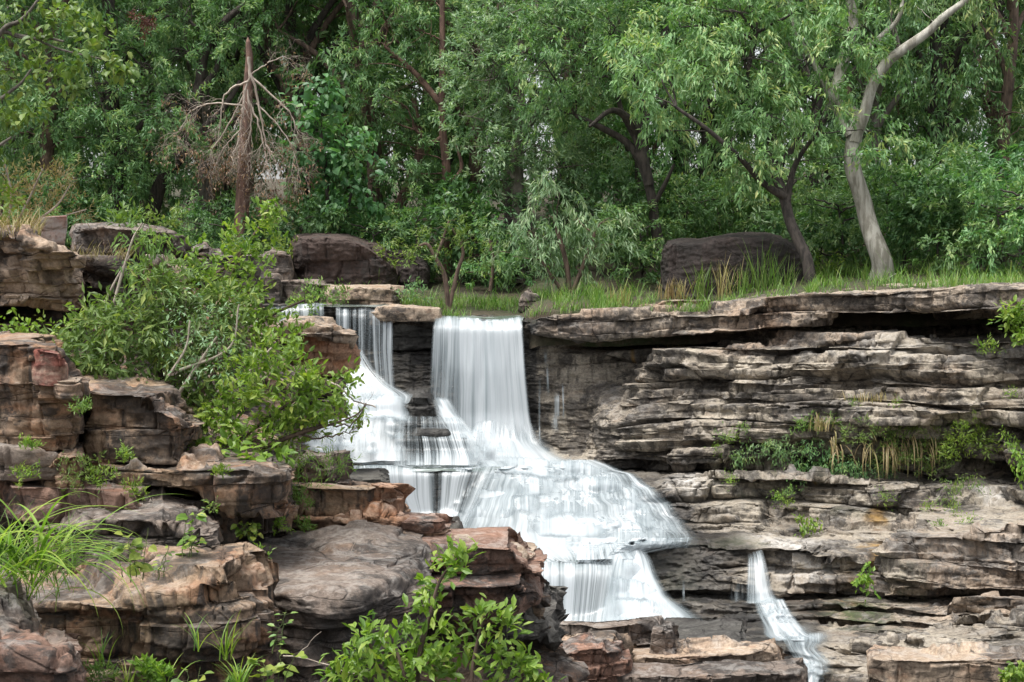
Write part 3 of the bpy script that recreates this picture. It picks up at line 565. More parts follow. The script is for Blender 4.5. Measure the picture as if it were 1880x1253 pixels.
def sheet(label, rows, mat=None, steps=0.0, nu=260, res=0.03, ef=0.10, bulge=0.05, seed=1, dens=None, st=0.16, efv=0.0, name='waterfall', ft=.06):
    """rows: list of [(px, py, d, dens), ...] all with the same number of knots; lofted top to bottom"""
    R = np.array(rows, float)                      # k, m, 4
    Wd = W(R[..., 0], R[..., 1], R[..., 2]); K = np.concatenate([Wd, R[..., 3:4]], -1)
    t = np.linspace(0, R.shape[1] - 1, nu); i0 = np.minimum(t.astype(int), R.shape[1] - 2); f = (t - i0)[None, :, None]
    K = K[:, i0] * (1 - f) + K[:, i0 + 1] * f
    K = smooth_axis(K, 30, 1)
    seg = np.linalg.norm(np.diff(K[..., :3], axis=0), axis=-1).max(1)
    parts = []
    for i, s in enumerate(seg):
        n = max(3, int(s / res)); tt = np.arange(n)[:, None, None] / n; parts.append(K[i] * (1 - tt) + K[i + 1] * tt)
    G = np.concatenate(parts + [K[-1:]]); G = smooth_axis(G, 8, 0)
    D = G[..., 3]; G = G[..., :3]
    wid = np.linalg.norm(G[:, -1] - G[:, 0], axis=-1).mean()
    u = np.linspace(0, wid, nu)[None, :] * np.ones((G.shape[0], 1))
    dv = np.concatenate([[0], np.cumsum(np.linalg.norm(np.diff(G[:, nu // 2], axis=0), axis=-1))]); v = dv[:, None] * np.ones((1, nu))
    N = gnormals(G)
    if N[..., 1].mean() > 0: N = -N
    G = G + N * (bulge * fbm(np.stack([u * 1.6, v * 0.35, 0 * u], -1), 1.0, 4, seed))[..., None]
    if steps:
        b = G[..., 2] + 0.20 * fbm(G, .8, 3, seed + 2) + 0.05 * fbm(G, 3, 2, seed + 3)
        q = b / st; k = np.floor(q); f = q - k
        r = np.tanh(2.5 * noise(k * 13.3, G[..., 0] * 1.1, 0, seed + 5))
        prof = (1 - f ** 2) * 0.55 * (1 - np.clip((f - .0) / .12, 0, 1) * 0) + 0.6 * r
        G = G + np.array([0, -1, 0.05]) * smooth_axis(steps * (prof - .2), 3, 0)[..., None]
        D = D + 0.18 * noise(G[..., 0] * 1.2, G[..., 2] * 2.5, 0, seed + 7) - 0.12 + 0.3 * np.exp(-(np.minimum(f, 1 - f) / .2) ** 2)
    for it in range(3):                              # lay the sheet over the rock it runs on
        need = np.minimum(rock_y(G) - 0.08 - G[..., 1], 0); need = np.maximum(need, -1.5)
        if it < 2: need = -smooth_axis(smooth_axis(-need, 4, 0), 4, 1) * 1.15
        g = G[..., 1] + need; G = np.stack([G[..., 0] * g / G[..., 1], g, CZ + (G[..., 2] - CZ) * g / G[..., 1]], -1)
        if it < 2: G = smooth_axis(smooth_axis(G, 1, 0), 2, 1)
    eu = np.minimum(u, wid - u) / (ef * (1 + 0.6 * noise(v * 1.3, u * 0 + (u > wid / 2), 0, seed + 9))); e = np.clip(eu, 0, 1)
    e = e * e * (3 - 2 * e)
    tf = np.clip(v / max(ft, .5 * efv) - .1 * noise(u * 3, 0, 0, seed + 12), 0, 1); e = e * tf
    if efv:
        ev = np.clip((dv[-1] - v + 0.5 * efv * noise(u * 1.5, 0, 0, seed + 11)) / efv, 0, 1); e = e * ev * ev * (3 - 2 * ev)
    o = mk(name, G, gridfaces(*G.shape[:2]), mat=mat or M_W, vattr=dict(dens=D, edge=e), uv=np.stack([u + seed * 3.1, v], -1))
    return tag(o, label, 'waterfall', kind='structure')
E = lambda y, d, xs, dn: [(x, y, d, q) for x, q in zip(xs, dn)]
# main fall
sheet('broad white main fall dropping from the terrace lip', [E(583,31.2,(798,850,905,958),(.3,.5,.5,.4)), E(590,30.9,(796,850,905,960),(.7,.9,.95,.8)), E(603,30.7,(793,850,908,961),(.75,1.05,1.1,.85)), E(680,30.55,(788,850,912,966),(.6,.9,1.15,.85)), E(760,30.45,(783,850,915,974),(.55,.8,1.15,.9)), E(845,30.2,(775,850,920,990),(.9,1.0,1.2,1.0))], M_W, nu=420, ef=.12, seed=2)
sheet('broad white main fall dropping from the terrace lip', [E(588,31.0,(800,850,905,955),(.2,.5,.7,.3)), E(680,30.78,(792,850,912,962),(.2,.45,.9,.5)), E(840,30.45,(785,850,925,982),(.6,.7,1.0,.8))], M_WS, nu=300, ef=.15, seed=5, ft=.9)
sheet('white foam where the main fall lands', [E(775,30.2,(800,870,930,990),(0,.1,.1,0)), E(815,29.9,(775,860,930,1010),(.6,.9,.9,.6)), E(848,29.3,(750,860,940,1060),(.95,1.1,1.1,.9)), E(858,28.8,(740,860,950,1090),(.95,1.1,1.1,.9))], M_WC, nu=260, ef=.35, seed=7, bulge=.12)
# falls on the left
sheet('thin streaked fall between the orange rock and the capstone', [E(566,31.35,(656,690,722),(.3,.4,.4)), E(580,31.1,(656,690,722),(.45,.3,.7)), E(650,30.95,(657,690,722),(.25,.45,.5)), E(745,30.7,(668,700,728),(.35,.5,.5))], M_WS, nu=150, ef=.05, seed=11)
sheet('narrow fall dropping behind the orange rock', [E(564,31.35,(616,635,656),(.4,.4,.2)), E(576,31.1,(616,635,657),(.55,.6,.2)), E(650,30.95,(616,635,657),(.3,.5,.3))], M_WS, nu=120, ef=.04, seed=13)
sheet('short streaked fall at the far left of the lip', [E(559,31.4,(462,530,595),(.5,.6,.4)), E(566,31.15,(462,530,595),(.6,.7,.5)), E(610,31.05,(462,530,600),(.6,.7,.3))], M_WS, nu=200, ef=.05, seed=15)
sheet('white water fanning out beside the orange rock', [E(640,30.85,(630,648,664),(.5,.7,.3)), E(675,30.6,(630,662,690),(.8,.8,.2)), E(705,30.3,(625,680,722),(.9,.9,.4)), E(728,30.0,(600,690,770),(1,.9,.6)), E(760,29.6,(580,680,760),(1,.9,.45)), E(800,29.2,(560,670,758),(1,.85,.4)), E(848,28.75,(535,670,760),(1.1,.95,.6))], M_WC, nu=340, ef=.22, seed=17)
sheet('white water pouring past the black rock', [E(738,30.1,(772,790,806),(.2,.7,.6)), E(765,29.9,(790,815,850),(.2,.7,.8)), E(800,29.5,(790,835,880),(.25,.55,.9)), E(850,28.9,(780,850,900),(.6,.8,1))], M_WC, nu=200, ef=.22, seed=19)
sheet('thin streaks of water over the dark steps', [E(764,29.4,(726,770,810,850),(.2,.25,.2,.4)), E(772,29.05,(724,770,815,856),(.5,.3,.3,.6)), E(798,28.98,(722,770,820,862),(.35,.3,.45,.6)), E(804,28.75,(720,772,822,866),(.6,.4,.45,.7)), E(828,28.68,(718,775,830,872),(.5,.4,.45,.7)), E(836,28.5,(716,775,832,876),(.7,.6,.6,.8)), E(854,28.3,(716,775,832,880),(.8,.7,.7,.8))], M_WS, nu=220, ef=.15, seed=71, bulge=.01, ft=.1)
sheet('thin streaks of water beside the black rock', [E(730,29.75,(790,806,826),(.3,.5,.4)), E(770,29.3,(800,822,850),(.4,.6,.6)), E(806,28.9,(822,850,880),(.4,.7,.8))], M_WC, nu=80, ef=.12, seed=72, ft=.1)
# upper pool
def pool(label, rows, mat, seed=1):
    R = np.array(rows, float); K = W(R[..., 0], R[..., 1], R[..., 2]); 
    nu = 120; t = np.linspace(0, R.shape[1] - 1, nu); i0 = np.minimum(t.astype(int), R.shape[1] - 2); f = (t - i0)[None, :, None]
    K = K[:, i0] * (1 - f) + K[:, i0 + 1] * f
    G = np.concatenate([K[i] * (1 - t) + K[i + 1] * t for i in range(len(K) - 1) for t in [np.arange(16)[:, None, None] / 16]] + [K[-1:]])
    G = smooth_axis(smooth_axis(G, 4, 0), 10, 1); G[..., 2] += 0.012 * fbm(G, 2.5, 3, seed, (1, 2, 1))
    return tag(mk('water', G, gridfaces(*G.shape[:2]), mat=mat), label, 'water', kind='structure')
P3 = lambda y, d, xs: [(x, y, d) for x in xs]
pool('stream sliding over the lip above the main fall', [P3(574,33.2,(790,880,975)), P3(581,31.9,(800,880,965)), P3(586,31.15,(800,880,960)), P3(592,30.95,(799,880,960))], M_STREAM)
pool('stream behind the left falls', [P3(556,33.6,(440,560,700)), P3(561,31.8,(455,590,735)), P3(564,31.3,(455,590,735))], M_STREAM)
pool('greenish shelf of water at the top of the curtain', [P3(848,30.2,(560,750,940)), P3(855,28.7,(600,760,930)), P3(861,28.15,(625,760,920)), P3(866,28.05,(625,760,920))], M_STREAM, 3)
sheet('thin white film running over the upper shelf', [E(846,30.1,(540,700,900),(.9,1,1)), E(852,29.1,(560,700,900),(.8,.8,1)), E(860,28.2,(620,740,905),(.3,.3,.7))], M_WS, nu=300, ef=.2, seed=23)
sheet('streaked water curtain below the upper pool', [E(857,28.5,(615,700,800,915),(.3,.5,.3,.5)), E(861,28.1,(615,700,800,915),(.5,.8,.4,.5)), E(870,27.98,(618,700,800,910),(.7,.85,.55,.6)), E(910,27.9,(640,705,800,890),(.7,.8,.55,.6)), E(960,27.8,(690,740,800,860),(.7,.75,.65,.8)), E(1000,27.6,(760,790,820,850),(.6,.6,.6,.8))], M_WS, nu=520, ef=.06, seed=25, bulge=.03)
# middle cascade
sheet('wide white cascade spreading over low steps', [E(846,29.00,(870,962,1042.5,1100),(0.95, 1.05, 0.95, 0.55)), E(858,28.40,(875,980.2,1072.25,1132),(0.95, 1.05, 0.95, 0.55)), E(867,28.10,(877.812,985.087,1078.95,1150),(0.6, 0.92, 0.85, 0.5)), E(872,27.92,(879.375,1001.23,1107.84,1174),(0.6, 0.92, 0.85, 0.5)), E(893,27.44,(869.143,998.286,1111.29,1196),(0.6, 0.92, 0.85, 0.5)), E(897,27.37,(866.667,1005.6,1127.17,1208),(0.6, 0.92, 0.85, 0.5)), E(918,27.02,(852.667,1000.4,1129.67,1226),(0.6, 0.92, 0.85, 0.5)), E(924,26.92,(849,1006.2,1143.75,1236),(0.6, 0.92, 0.85, 0.5)), E(948,26.53,(837,1002.2,1146.75,1254),(0.6, 0.92, 0.85, 0.5)), E(954,26.42,(834.08,1007.65,1159.52,1263),(0.6, 0.92, 0.85, 0.5)), E(975,26.00,(824,1004.8,1163,1278),(0.6, 0.92, 0.85, 0.5)), E(980,25.82,(822.235,1009.34,1173.06,1284),(1, 1.0, 0.9, 0.3)), E(994,25.34,(817.571,1010.54,1179.39,1290),(1, 1.0, 0.9, 0.3)), E(1006,24.95,(815,1005,1171.25,1282),(1, 1.0, 0.9, 0.3))], M_WC, nu=640, ef=.32, seed=27, bulge=.03)
def tier(lab, x0, x1, y0, y1, d0, h, seed, dens=.8, bow=0, fwd=.14, mat=None):
    """one low ledge: a bright lip, a veil, foam at the foot"""
    r = np.random.default_rng(seed); k = max(4, int((x1 - x0) / 45)); xs = np.linspace(x0, x1, k); t = np.linspace(0, 1, k)
    ys = y0 + (y1 - y0) * t + bow * 4 * t * (1 - t) + r.normal(0, 3.0, k); dd = d0 + r.normal(0, .06, k)
    hh = h * r.uniform(.7, 1.3, k); dn = dens * .85 + r.normal(0, .2, k)
    cx = (x0 + x1) / 2; sp = lambda q: cx + (xs - cx) * (1 + q)
    rows = [list(zip(sp(0), ys - 10, dd + .25, dn * .3)), list(zip(sp(.005), ys, dd, dn + .1)), list(zip(sp(.012), ys + hh * .3, dd - fwd * .6, dn)), list(zip(sp(.02), ys + hh * .8, dd - fwd, dn - .08)), list(zip(sp(.03), ys + hh, dd - fwd * 1.4, dn + .2)), list(zip(sp(.04), ys + hh + 9, dd - fwd * 2.6, dn * .6))]
    sheet(lab, rows, mat or M_WC, nu=max(60, int((x1 - x0) * 1.1)), ef=.4, seed=seed, ft=.12, efv=.26, bulge=.03, res=.02)
for i, (x0, x1, y0, y1, d0, h, dn, bow) in enumerate([(905,1090,846,850,28.75,20,.9,0),(1000,1158,852,874,28.0,26,.8,-4),(880,1040,872,876,27.9,40,.8,0),(1040,1195,884,900,27.4,34,.7,-5),(860,1000,906,908,27.3,38,.75,0),(990,1130,908,906,27.15,40,.8,-5),(1110,1228,922,936,26.8,30,.7,-4),(838,970,940,944,26.7,36,.75,-3),(950,1130,944,946,26.6,38,.85,-6),(1090,1262,956,966,26.2,30,.75,-5)]):
    tier('low veil of white water in the middle cascade', x0, x1, y0, y1, d0 - .12, h, 100 + i, dn, bow)
for i, (x0, x1, y0, y1, d0, h, dn, bow) in enumerate([(640,715,706,716,30.1,22,.75,-4),(622,760,732,744,29.85,26,.7,-8),(585,700,762,764,29.5,26,.75,-4),(690,752,770,784,29.4,26,.5,-4),(565,660,790,794,29.2,24,.75,-3),(640,748,802,806,29.05,26,.6,-4),(545,640,818,820,28.95,22,.8,-2),(850,915,790,806,29.5,26,.6,-3),(860,960,826,836,29.0,16,.7,-3)]):
    tier('low veil of white water in the left cascade', x0, x1, y0, y1, d0 - .12, h, 130 + i, dn, bow)
for i, (x0, x1, y0, y1, d0, h, dn, bow) in enumerate([(1118,1200,1036,1046,23.95,28,.7,-6),(1108,1222,1074,1082,23.5,26,.75,-5),(1100,1250,1108,1114,23.0,24,.8,-4),(1096,1282,1138,1144,22.5,24,.85,-3)]):
    tier('low veil of white water in the lower cascade', x0, x1, y0, y1, d0 - .12, h, 150 + i, dn, bow)
pool('glassy pool between the middle cascade and the lower curtain', [P3(996,25.6,(830,1050,1300)), P3(1012,24.9,(880,1050,1200)), P3(1030,24.4,(945,1050,1150)), P3(1040,24.15,(955,1050,1150)), P3(1046,24.05,(958,1050,1150))], M_STREAM, 5)
sheet('white foam at the foot of the middle cascade', [E(990,25.7,(815,950,1130,1280),(.9,1.1,1.1,.3)), E(1004,25.0,(820,950,1130,1275),(1.1,1.1,.9,.25)), E(1020,24.6,(880,980,1120,1180),(1,1,.6,.3)), E(1034,24.3,(945,1010,1100,1160),(.8,.55,.5,.5))], M_W, nu=420, ef=.15, seed=29)
sheet('streaked water curtain at the bottom of the fall', [E(1032,24.35,(940,1000,1080,1135),(.7,.5,.4,.7)), E(1042,24.0,(945,1000,1080,1145),(.75,.75,.7,.75)), E(1060,23.88,(945,1000,1080,1140),(.75,.85,.65,.8)), E(1150,23.7,(940,1000,1070,1125),(.75,.8,.7,.9)), E(1180,23.6,(940,1000,1070,1125),(.9,.9,.9,.9))], M_WS, nu=420, ef=.05, seed=31, bulge=.03)
sheet('small curved fall over the rounded step', [E(1003,24.6,(1060,1100,1155),(.3,.3,.3)), E(1008,24.35,(1058,1100,1160),(.5,.5,.6)), E(1030,24.1,(1055,1105,1180),(.6,.7,.9))], M_WS, nu=160, ef=.05, seed=33)
sheet('lower white cascade rushing to the bottom slabs', [E(1008,24.35,(1130,1160,1182),(.6,.8,.5)), E(1030,24.05,(1115,1160,1200),(.8,.9,.6)), E(1060,23.7,(1105,1160,1212),(.8,1,.7)), E(1095,23.25,(1100,1165,1232),(.9,1.1,.8)), E(1125,22.8,(1095,1180,1278),(1,1.1,.9)), E(1155,22.3,(1090,1190,1318),(1.0,1.0,.9)), E(1185,21.8,(1090,1200,1336),(1.0,1.0,.9)), E(1215,21.2,(1090,1200,1342),(1.0,1.0,.9))], M_WC, nu=320, ef=.28, seed=35)
# right hand small fall
sheet('small white fall on the right dropping over wet ledges', [E(1010,24.3,(1370,1386,1400),(.2,.3,.2)), E(1020,23.95,(1371,1388,1404),(.5,.6,.5)), E(1040,23.8,(1370,1390,1410),(.6,.75,.5)), E(1092,23.5,(1368,1392,1424),(.4,.7,.45)), E(1106,23.2,(1366,1395,1436),(.5,.9,.5))], M_WS, nu=120, ef=.08, seed=37)
sheet('second step of the small right fall', [E(1100,23.25,(1380,1405,1440),(.4,.8,.4)), E(1128,22.8,(1390,1420,1455),(.4,.85,.5)), E(1150,22.4,(1400,1435,1474),(.5,.8,.5)), E(1165,22.1,(1400,1450,1485),(.7,.9,.5)), E(1174,21.8,(1420,1462,1515),(.7,.9,.3))], M_WC, nu=120, ef=.08, seed=38)
sheet('last splashing run of the small right fall', [E(1168,22.0,(1430,1465,1520),(.4,.7,.2)), E(1190,21.4,(1444,1470,1500),(.4,.7,.4)), E(1215,21.0,(1458,1485,1528),(.4,.8,.6)), E(1236,20.5,(1470,1490,1530),(.7,.9,.3)), E(1262,20.0,(1476,1488,1502),(.7,.9,.5))], M_WC, nu=120, ef=.08, seed=39)
for i, (x0, x1, y0, y1, d0, h, dn, bow) in enumerate([(1376,1446,1098,1104,23.2,18,.6,-3),(1392,1468,1124,1132,22.8,20,.6,-3),(1410,1500,1148,1156,22.3,20,.65,-3),(1432,1535,1170,1176,21.9,16,.6,-2),(1452,1540,1206,1214,21.1,24,.55,-2),(1462,1520,1234,1238,20.5,20,.7,0),(1330,1378,1076,1082,23.8,20,.3,0)]):
    tier('low splash of the small right fall', x0, x1, y0, y1, d0 - .1, h, 170 + i, dn, bow)
for i, (x, y0, y1, d0, wd) in enumerate([(1006,668,745,31.0,4),(1022,720,790,31.0,6),(1018,760,800,30.9,7),(1002,640,690,31.1,4),(1254,1065,1105,23.8,3),(1352,1080,1106,23.7,5),(1296,1110,1125,23.2,5),(990,690,830,31.0,3),(1034,700,780,31.1,3)]):
    sheet('thin trickle of water on the dark wall', [E(y0,d0,(x-wd,x,x+wd),(.3,.5,.3)), E((y0+y1)/2,d0-.05,(x-wd,x+1,x+wd),(.45,.6,.4)), E(y1,d0-.05,(x-wd,x+2,x+wd*1.4),(.4,.5,.3))], M_WS, nu=20, ef=.03, seed=50+i, bulge=0, efv=.3)
# ------------------------------------------------------------------ plants: materials
def leaf_mat(name, cols, trans=0.35, rough=0.45, spec=0.45):
    m = NT(name); r = m.attr('rnd')
    cr = m.n('ValToRGB', {0: r}); e = cr.color_ramp.elements
    while len(e) < len(cols): e.new(0.5)
    for i, c in enumerate(cols): e[i].position = i / (len(cols) - 1); e[i].color = c + (1,)
    oi = m.n('ObjectInfo').outputs['Random']
    col = m.n('HueSaturation', {'Hue': m.math('ADD', 0.488, m.math('MULTIPLY', oi, 0.022)), 'Saturation': 1.0, 'Value': m.math('ADD', 0.85, m.math('MULTIPLY', oi, 0.3)), 'Color': cr.outputs[0]}).outputs[0]
    bs = m.n('BsdfPrincipled', {'Base Color': col, 'Roughness': rough, 'Specular IOR Level': spec})
    tc = m.mix(1.0, col, (1.15, 1.3, 0.55), 'MULTIPLY')
    tr = m.n('BsdfTranslucent', {'Color': tc})
    return m.out(m.n('MixShader', {0: trans, 1: bs.outputs[0], 2: tr.outputs[0]}))
G_DARK = leaf_mat('dark_leaves', [(0.040, 0.088, 0.035), (0.073, 0.163, 0.059), (0.126, 0.240, 0.082), (0.239, 0.325, 0.116)])
G_MID = leaf_mat('green_leaves', [(0.064, 0.136, 0.059), (0.117, 0.238, 0.095), (0.192, 0.328, 0.130), (0.381, 0.452, 0.178)])
G_LIGHT = leaf_mat('light_leaves', [(0.089, 0.182, 0.068), (0.157, 0.285, 0.114), (0.241, 0.372, 0.157), (0.447, 0.458, 0.180)])
G_GREY = leaf_mat('greyish_leaves', [(0.097, 0.196, 0.100), (0.180, 0.314, 0.159), (0.274, 0.412, 0.230), (0.468, 0.564, 0.346)])
G_TEAL = leaf_mat('blue_green_leaves', [(0.042, 0.108, 0.043), (0.069, 0.164, 0.061), (0.107, 0.221, 0.083), (0.168, 0.278, 0.101)])
G_YEL = leaf_mat('yellow_green_leaves', [(0.066, 0.140, 0.030), (0.115, 0.210, 0.045), (0.172, 0.270, 0.060), (0.262, 0.310, 0.090)])
G_BRIGHT = leaf_mat('bright_leaves', [(0.077, 0.158, 0.023), (0.138, 0.236, 0.034), (0.209, 0.315, 0.047), (0.342, 0.399, 0.079)], 0.4)
G_OLIVE = leaf_mat('olive_leaves', [(0.059, 0.111, 0.033), (0.109, 0.180, 0.052), (0.160, 0.245, 0.069), (0.320, 0.360, 0.098)], 0.35, 0.5, .3)
G_DRY = leaf_mat('dry_leaves', [(0.09, 0.045, 0.028), (0.14, 0.075, 0.045), (0.20, 0.12, 0.07), (0.30, 0.2, 0.11)], 0.2)
G_STRAW = leaf_mat('straw', [(0.20, 0.15, 0.07), (0.30, 0.23, 0.11), (0.38, 0.30, 0.16), (0.30, 0.30, 0.10)], 0.3)
G_GRASS = leaf_mat('grass_blades', [(0.070, 0.156, 0.028), (0.116, 0.230, 0.043), (0.170, 0.285, 0.061), (0.278, 0.322, 0.121)], 0.4)
def bark_mat(name, c1, c2, sc=(14, 14, 2.5), bump=0.03):
    m = NT(name); P = m.pos()
    a = m.noise(m.mapv(P, sc), 1.0, 6, .65); b = m.noise(P, 3, 4)
    col = m.mix(m.ramp(a, .38, .62), c1, c2); col = m.mix(m.ramp(b, .5, .75), col, tuple(min(1, v * 1.35) for v in c2))
    bp = m.n('Bump', {'Height': a, 'Strength': 0.9, 'Distance': bump})
    return m.out(m.n('BsdfPrincipled', {'Base Color': col, 'Roughness': 0.9, 'Normal': bp.outputs[0]}))
B_DARK = bark_mat('dark_bark', (0.022, 0.018, 0.015), (0.062, 0.050, 0.042))
B_BROWN = bark_mat('brown_bark', (0.06, 0.04, 0.03), (0.14, 0.095, 0.07))
B_PALE = bark_mat('pale_bark', (0.19, 0.175, 0.14), (0.40, 0.38, 0.33), (9, 9, 1.1), 0.03)
B_GREY = bark_mat('grey_bark', (0.10, 0.085, 0.07), (0.19, 0.165, 0.14))
B_TWIG = bark_mat('pale_twig', (0.26, 0.21, 0.17), (0.42, 0.36, 0.30))
B_RED = bark_mat('reddish_bark', (0.075, 0.042, 0.032), (0.16, 0.095, 0.072))

# ------------------------------------------------------------------ plants: geometry
def unit(v): return v / (np.linalg.norm(v, axis=-1, keepdims=True) + 1e-9)
def tube_mesh(lines, sides=6):
    """lines: list of (points nx3, radii n) -> V, Q"""
    Vs, Qs, o = [], [], 0
    th = np.arange(sides) / sides * 2 * pi
    for P, R in lines:
        P = np.asarray(P, float); R = np.asarray(R, float); n = len(P)
        T = unit(np.gradient(P, axis=0)); up = np.array([0.31, 0.93, 0.17])
        A = unit(np.cross(T, up)); B = np.cross(T, A)
        ring = P[:, None] + R[:, None, None] * (np.cos(th)[None, :, None] * A[:, None] + np.sin(th)[None, :, None] * B[:, None])
        Vs.append(ring.reshape(-1, 3))
        i = np.arange(n - 1)[:, None]; j = np.arange(sides)[None, :]; a = o + i * sides + j; b = o + i * sides + (j + 1) % sides
        Qs.append(np.stack([a, b, b + sides, a + sides], -1).reshape(-1, 4)); o += n * sides
    return np.concatenate(Vs), np.concatenate(Qs)
def curve(pts, n=12, jit=0.0, rng=None):
    """smooth path through the points"""
    P = np.asarray(pts, float); m = len(P)
    if m == 2: P = np.stack([P[0], (P[0] + P[1]) / 2, P[1]]); m = 3
    t = np.linspace(0, m - 1, n); i = np.minimum(t.astype(int), m - 2); f = (t - i)[:, None]
    g = np.gradient(P, axis=0)
    h = lambda a, b, c, d: (2 * f ** 3 - 3 * f ** 2 + 1) * a + (f ** 3 - 2 * f ** 2 + f) * c + (-2 * f ** 3 + 3 * f ** 2) * b + (f ** 3 - f ** 2) * d
    Q = h(P[i], P[i + 1], g[i], g[i + 1])
    if jit and rng is not None: Q[1:-1] += rng.normal(0, jit, (n - 2, 3))
    return Q
def leaves(Bp, Ax, Nn, L, Wd, style='lance'):
    """leaf blades: base points, axis, normal, length, width -> V, Q, T"""
    n = len(Bp); S = unit(np.cross(Ax, Nn)); Nn = np.cross(S, Ax); L = np.broadcast_to(L, n)[:, None]; Wd = np.broadcast_to(Wd, n)[:, None]
    if style == 'lance':
        V = np.stack([Bp, Bp + Ax * L * .42 + S * Wd * .5 + Nn * Wd * .12, Bp + Ax * L - Nn * L * .10, Bp + Ax * L * .42 - S * Wd * .5 + Nn * Wd * .12], 1)
        o = np.arange(n)[:, None] * 4
        T = np.concatenate([o + [0, 1, 2], o + [0, 2, 3]], 1).reshape(-1, 3)
        return V.reshape(-1, 3), None, T, 2
    # broad leaf, six outline points and a folded, drooping midrib
    dr = lambda t: -Nn * L * .22 * t * t
    c = [Bp, Bp + Ax * L * .33 + dr(.33), Bp + Ax * L * .68 + dr(.68), Bp + Ax * L + dr(1)]
    w1, w2 = (.46, .42) if style == 'oval' else (.30, .5)
    l = [Bp + Ax * L * .28 + dr(.28) + S * Wd * w1 + Nn * Wd * .14, Bp + Ax * L * .66 + dr(.66) + S * Wd * w2 + Nn * Wd * .14]
    r = [Bp + Ax * L * .28 + dr(.28) - S * Wd * w1 + Nn * Wd * .14, Bp + Ax * L * .66 + dr(.66) - S * Wd * w2 + Nn * Wd * .14]
    V = np.stack(c + l + r, 1); o = np.arange(n)[:, None] * 8
    Q = np.concatenate([o + [1, 4, 5, 2], o + [1, 2, 7, 6]], 1).reshape(-1, 4)
    T = np.concatenate([o + [0, 4, 1], o + [0, 1, 6], o + [2, 5, 3], o + [2, 3, 7]], 1).reshape(-1, 3)
    return V.reshape(-1, 3), Q, T, (2, 4)
def blob_clumps(c, r, n, rng, gap=-0.15, flat=0.8, seed=0):
    """clump centres near the surface of an uneven ellipsoid"""
    d = unit(rng.normal(size=(n * 2, 3))); 
    q = noise(d[:, 0] * 1.7 + c[0], d[:, 1] * 1.7 + c[1], d[:, 2] * 1.7 + c[2], seed)
    keep = q > gap; d = d[keep][:n]; q = q[keep][:n]
    rad = (0.55 + 0.45 * rng.random(len(d)) ** .6) * (1 + 0.25 * q)
    return c + d * rad[:, None] * np.array([r, r * 0.9, r * flat]), d
def spray(C, D, rng, nl, tw, L, Wd, droop=0.5, up=0.0, style='lance', cluster=0.10, lvar=.3):
    """a twig with leaves at each clump centre"""
    n = len(C); t = unit(D * .8 + rng.normal(0, .55, (n, 3)) + np.array([0, 0, -droop * .5 + up]))
    u = rng.random((n, nl, 1)); 
    B = C[:, None] + t[:, None] * (u - .3) * tw + rng.normal(0, cluster, (n, nl, 3)) * tw + np.array([0, 0, -1]) * (u ** 2) * tw * droop * .5
    ax = unit(t[:, None] * .7 + rng.normal(0, .55, (n, nl, 3)) + np.array([0, 0, -droop + up]))
    nn = unit(rng.normal(0, .45, (n, nl, 3)) + np.array([0, -.25, 1.0]) + D[:, None] * .35)
    ll = L * (1 - lvar + 2 * lvar * rng.random((n, nl))); B, ax, nn = [a.reshape(-1, 3) for a in (B, ax, nn)]; ll = ll.ravel()
    V, Q, T, f = leaves(B, ax, nn, ll, ll * Wd / L * (0.85 + .3 * rng.random(len(ll))), style)
    cv = rng.random(n)[:, None] * .45 + rng.random((n, nl)) * .55      # colour varies by twig and leaf
    r = np.clip(cv.ravel(), 0, 1)
    fr = np.repeat(r, 2) if f == 2 else np.concatenate([np.repeat(r, 2), np.repeat(r, 4)])
    return V, Q, T, fr, t
def join(parts):
    V, Q, T, FQ, FT = [], [], [], [], []; o = 0
    for v, q, t, fr in parts:
        nq = 0 if q is None else len(q)
        if nq: Q.append(q + o); FQ.append(fr[:nq])
        T.append(t + o); FT.append(fr[nq:]); V.append(v); o += len(v)
    return np.concatenate(V), (np.concatenate(Q) if Q else None), np.concatenate(T), np.concatenate(FQ + FT)

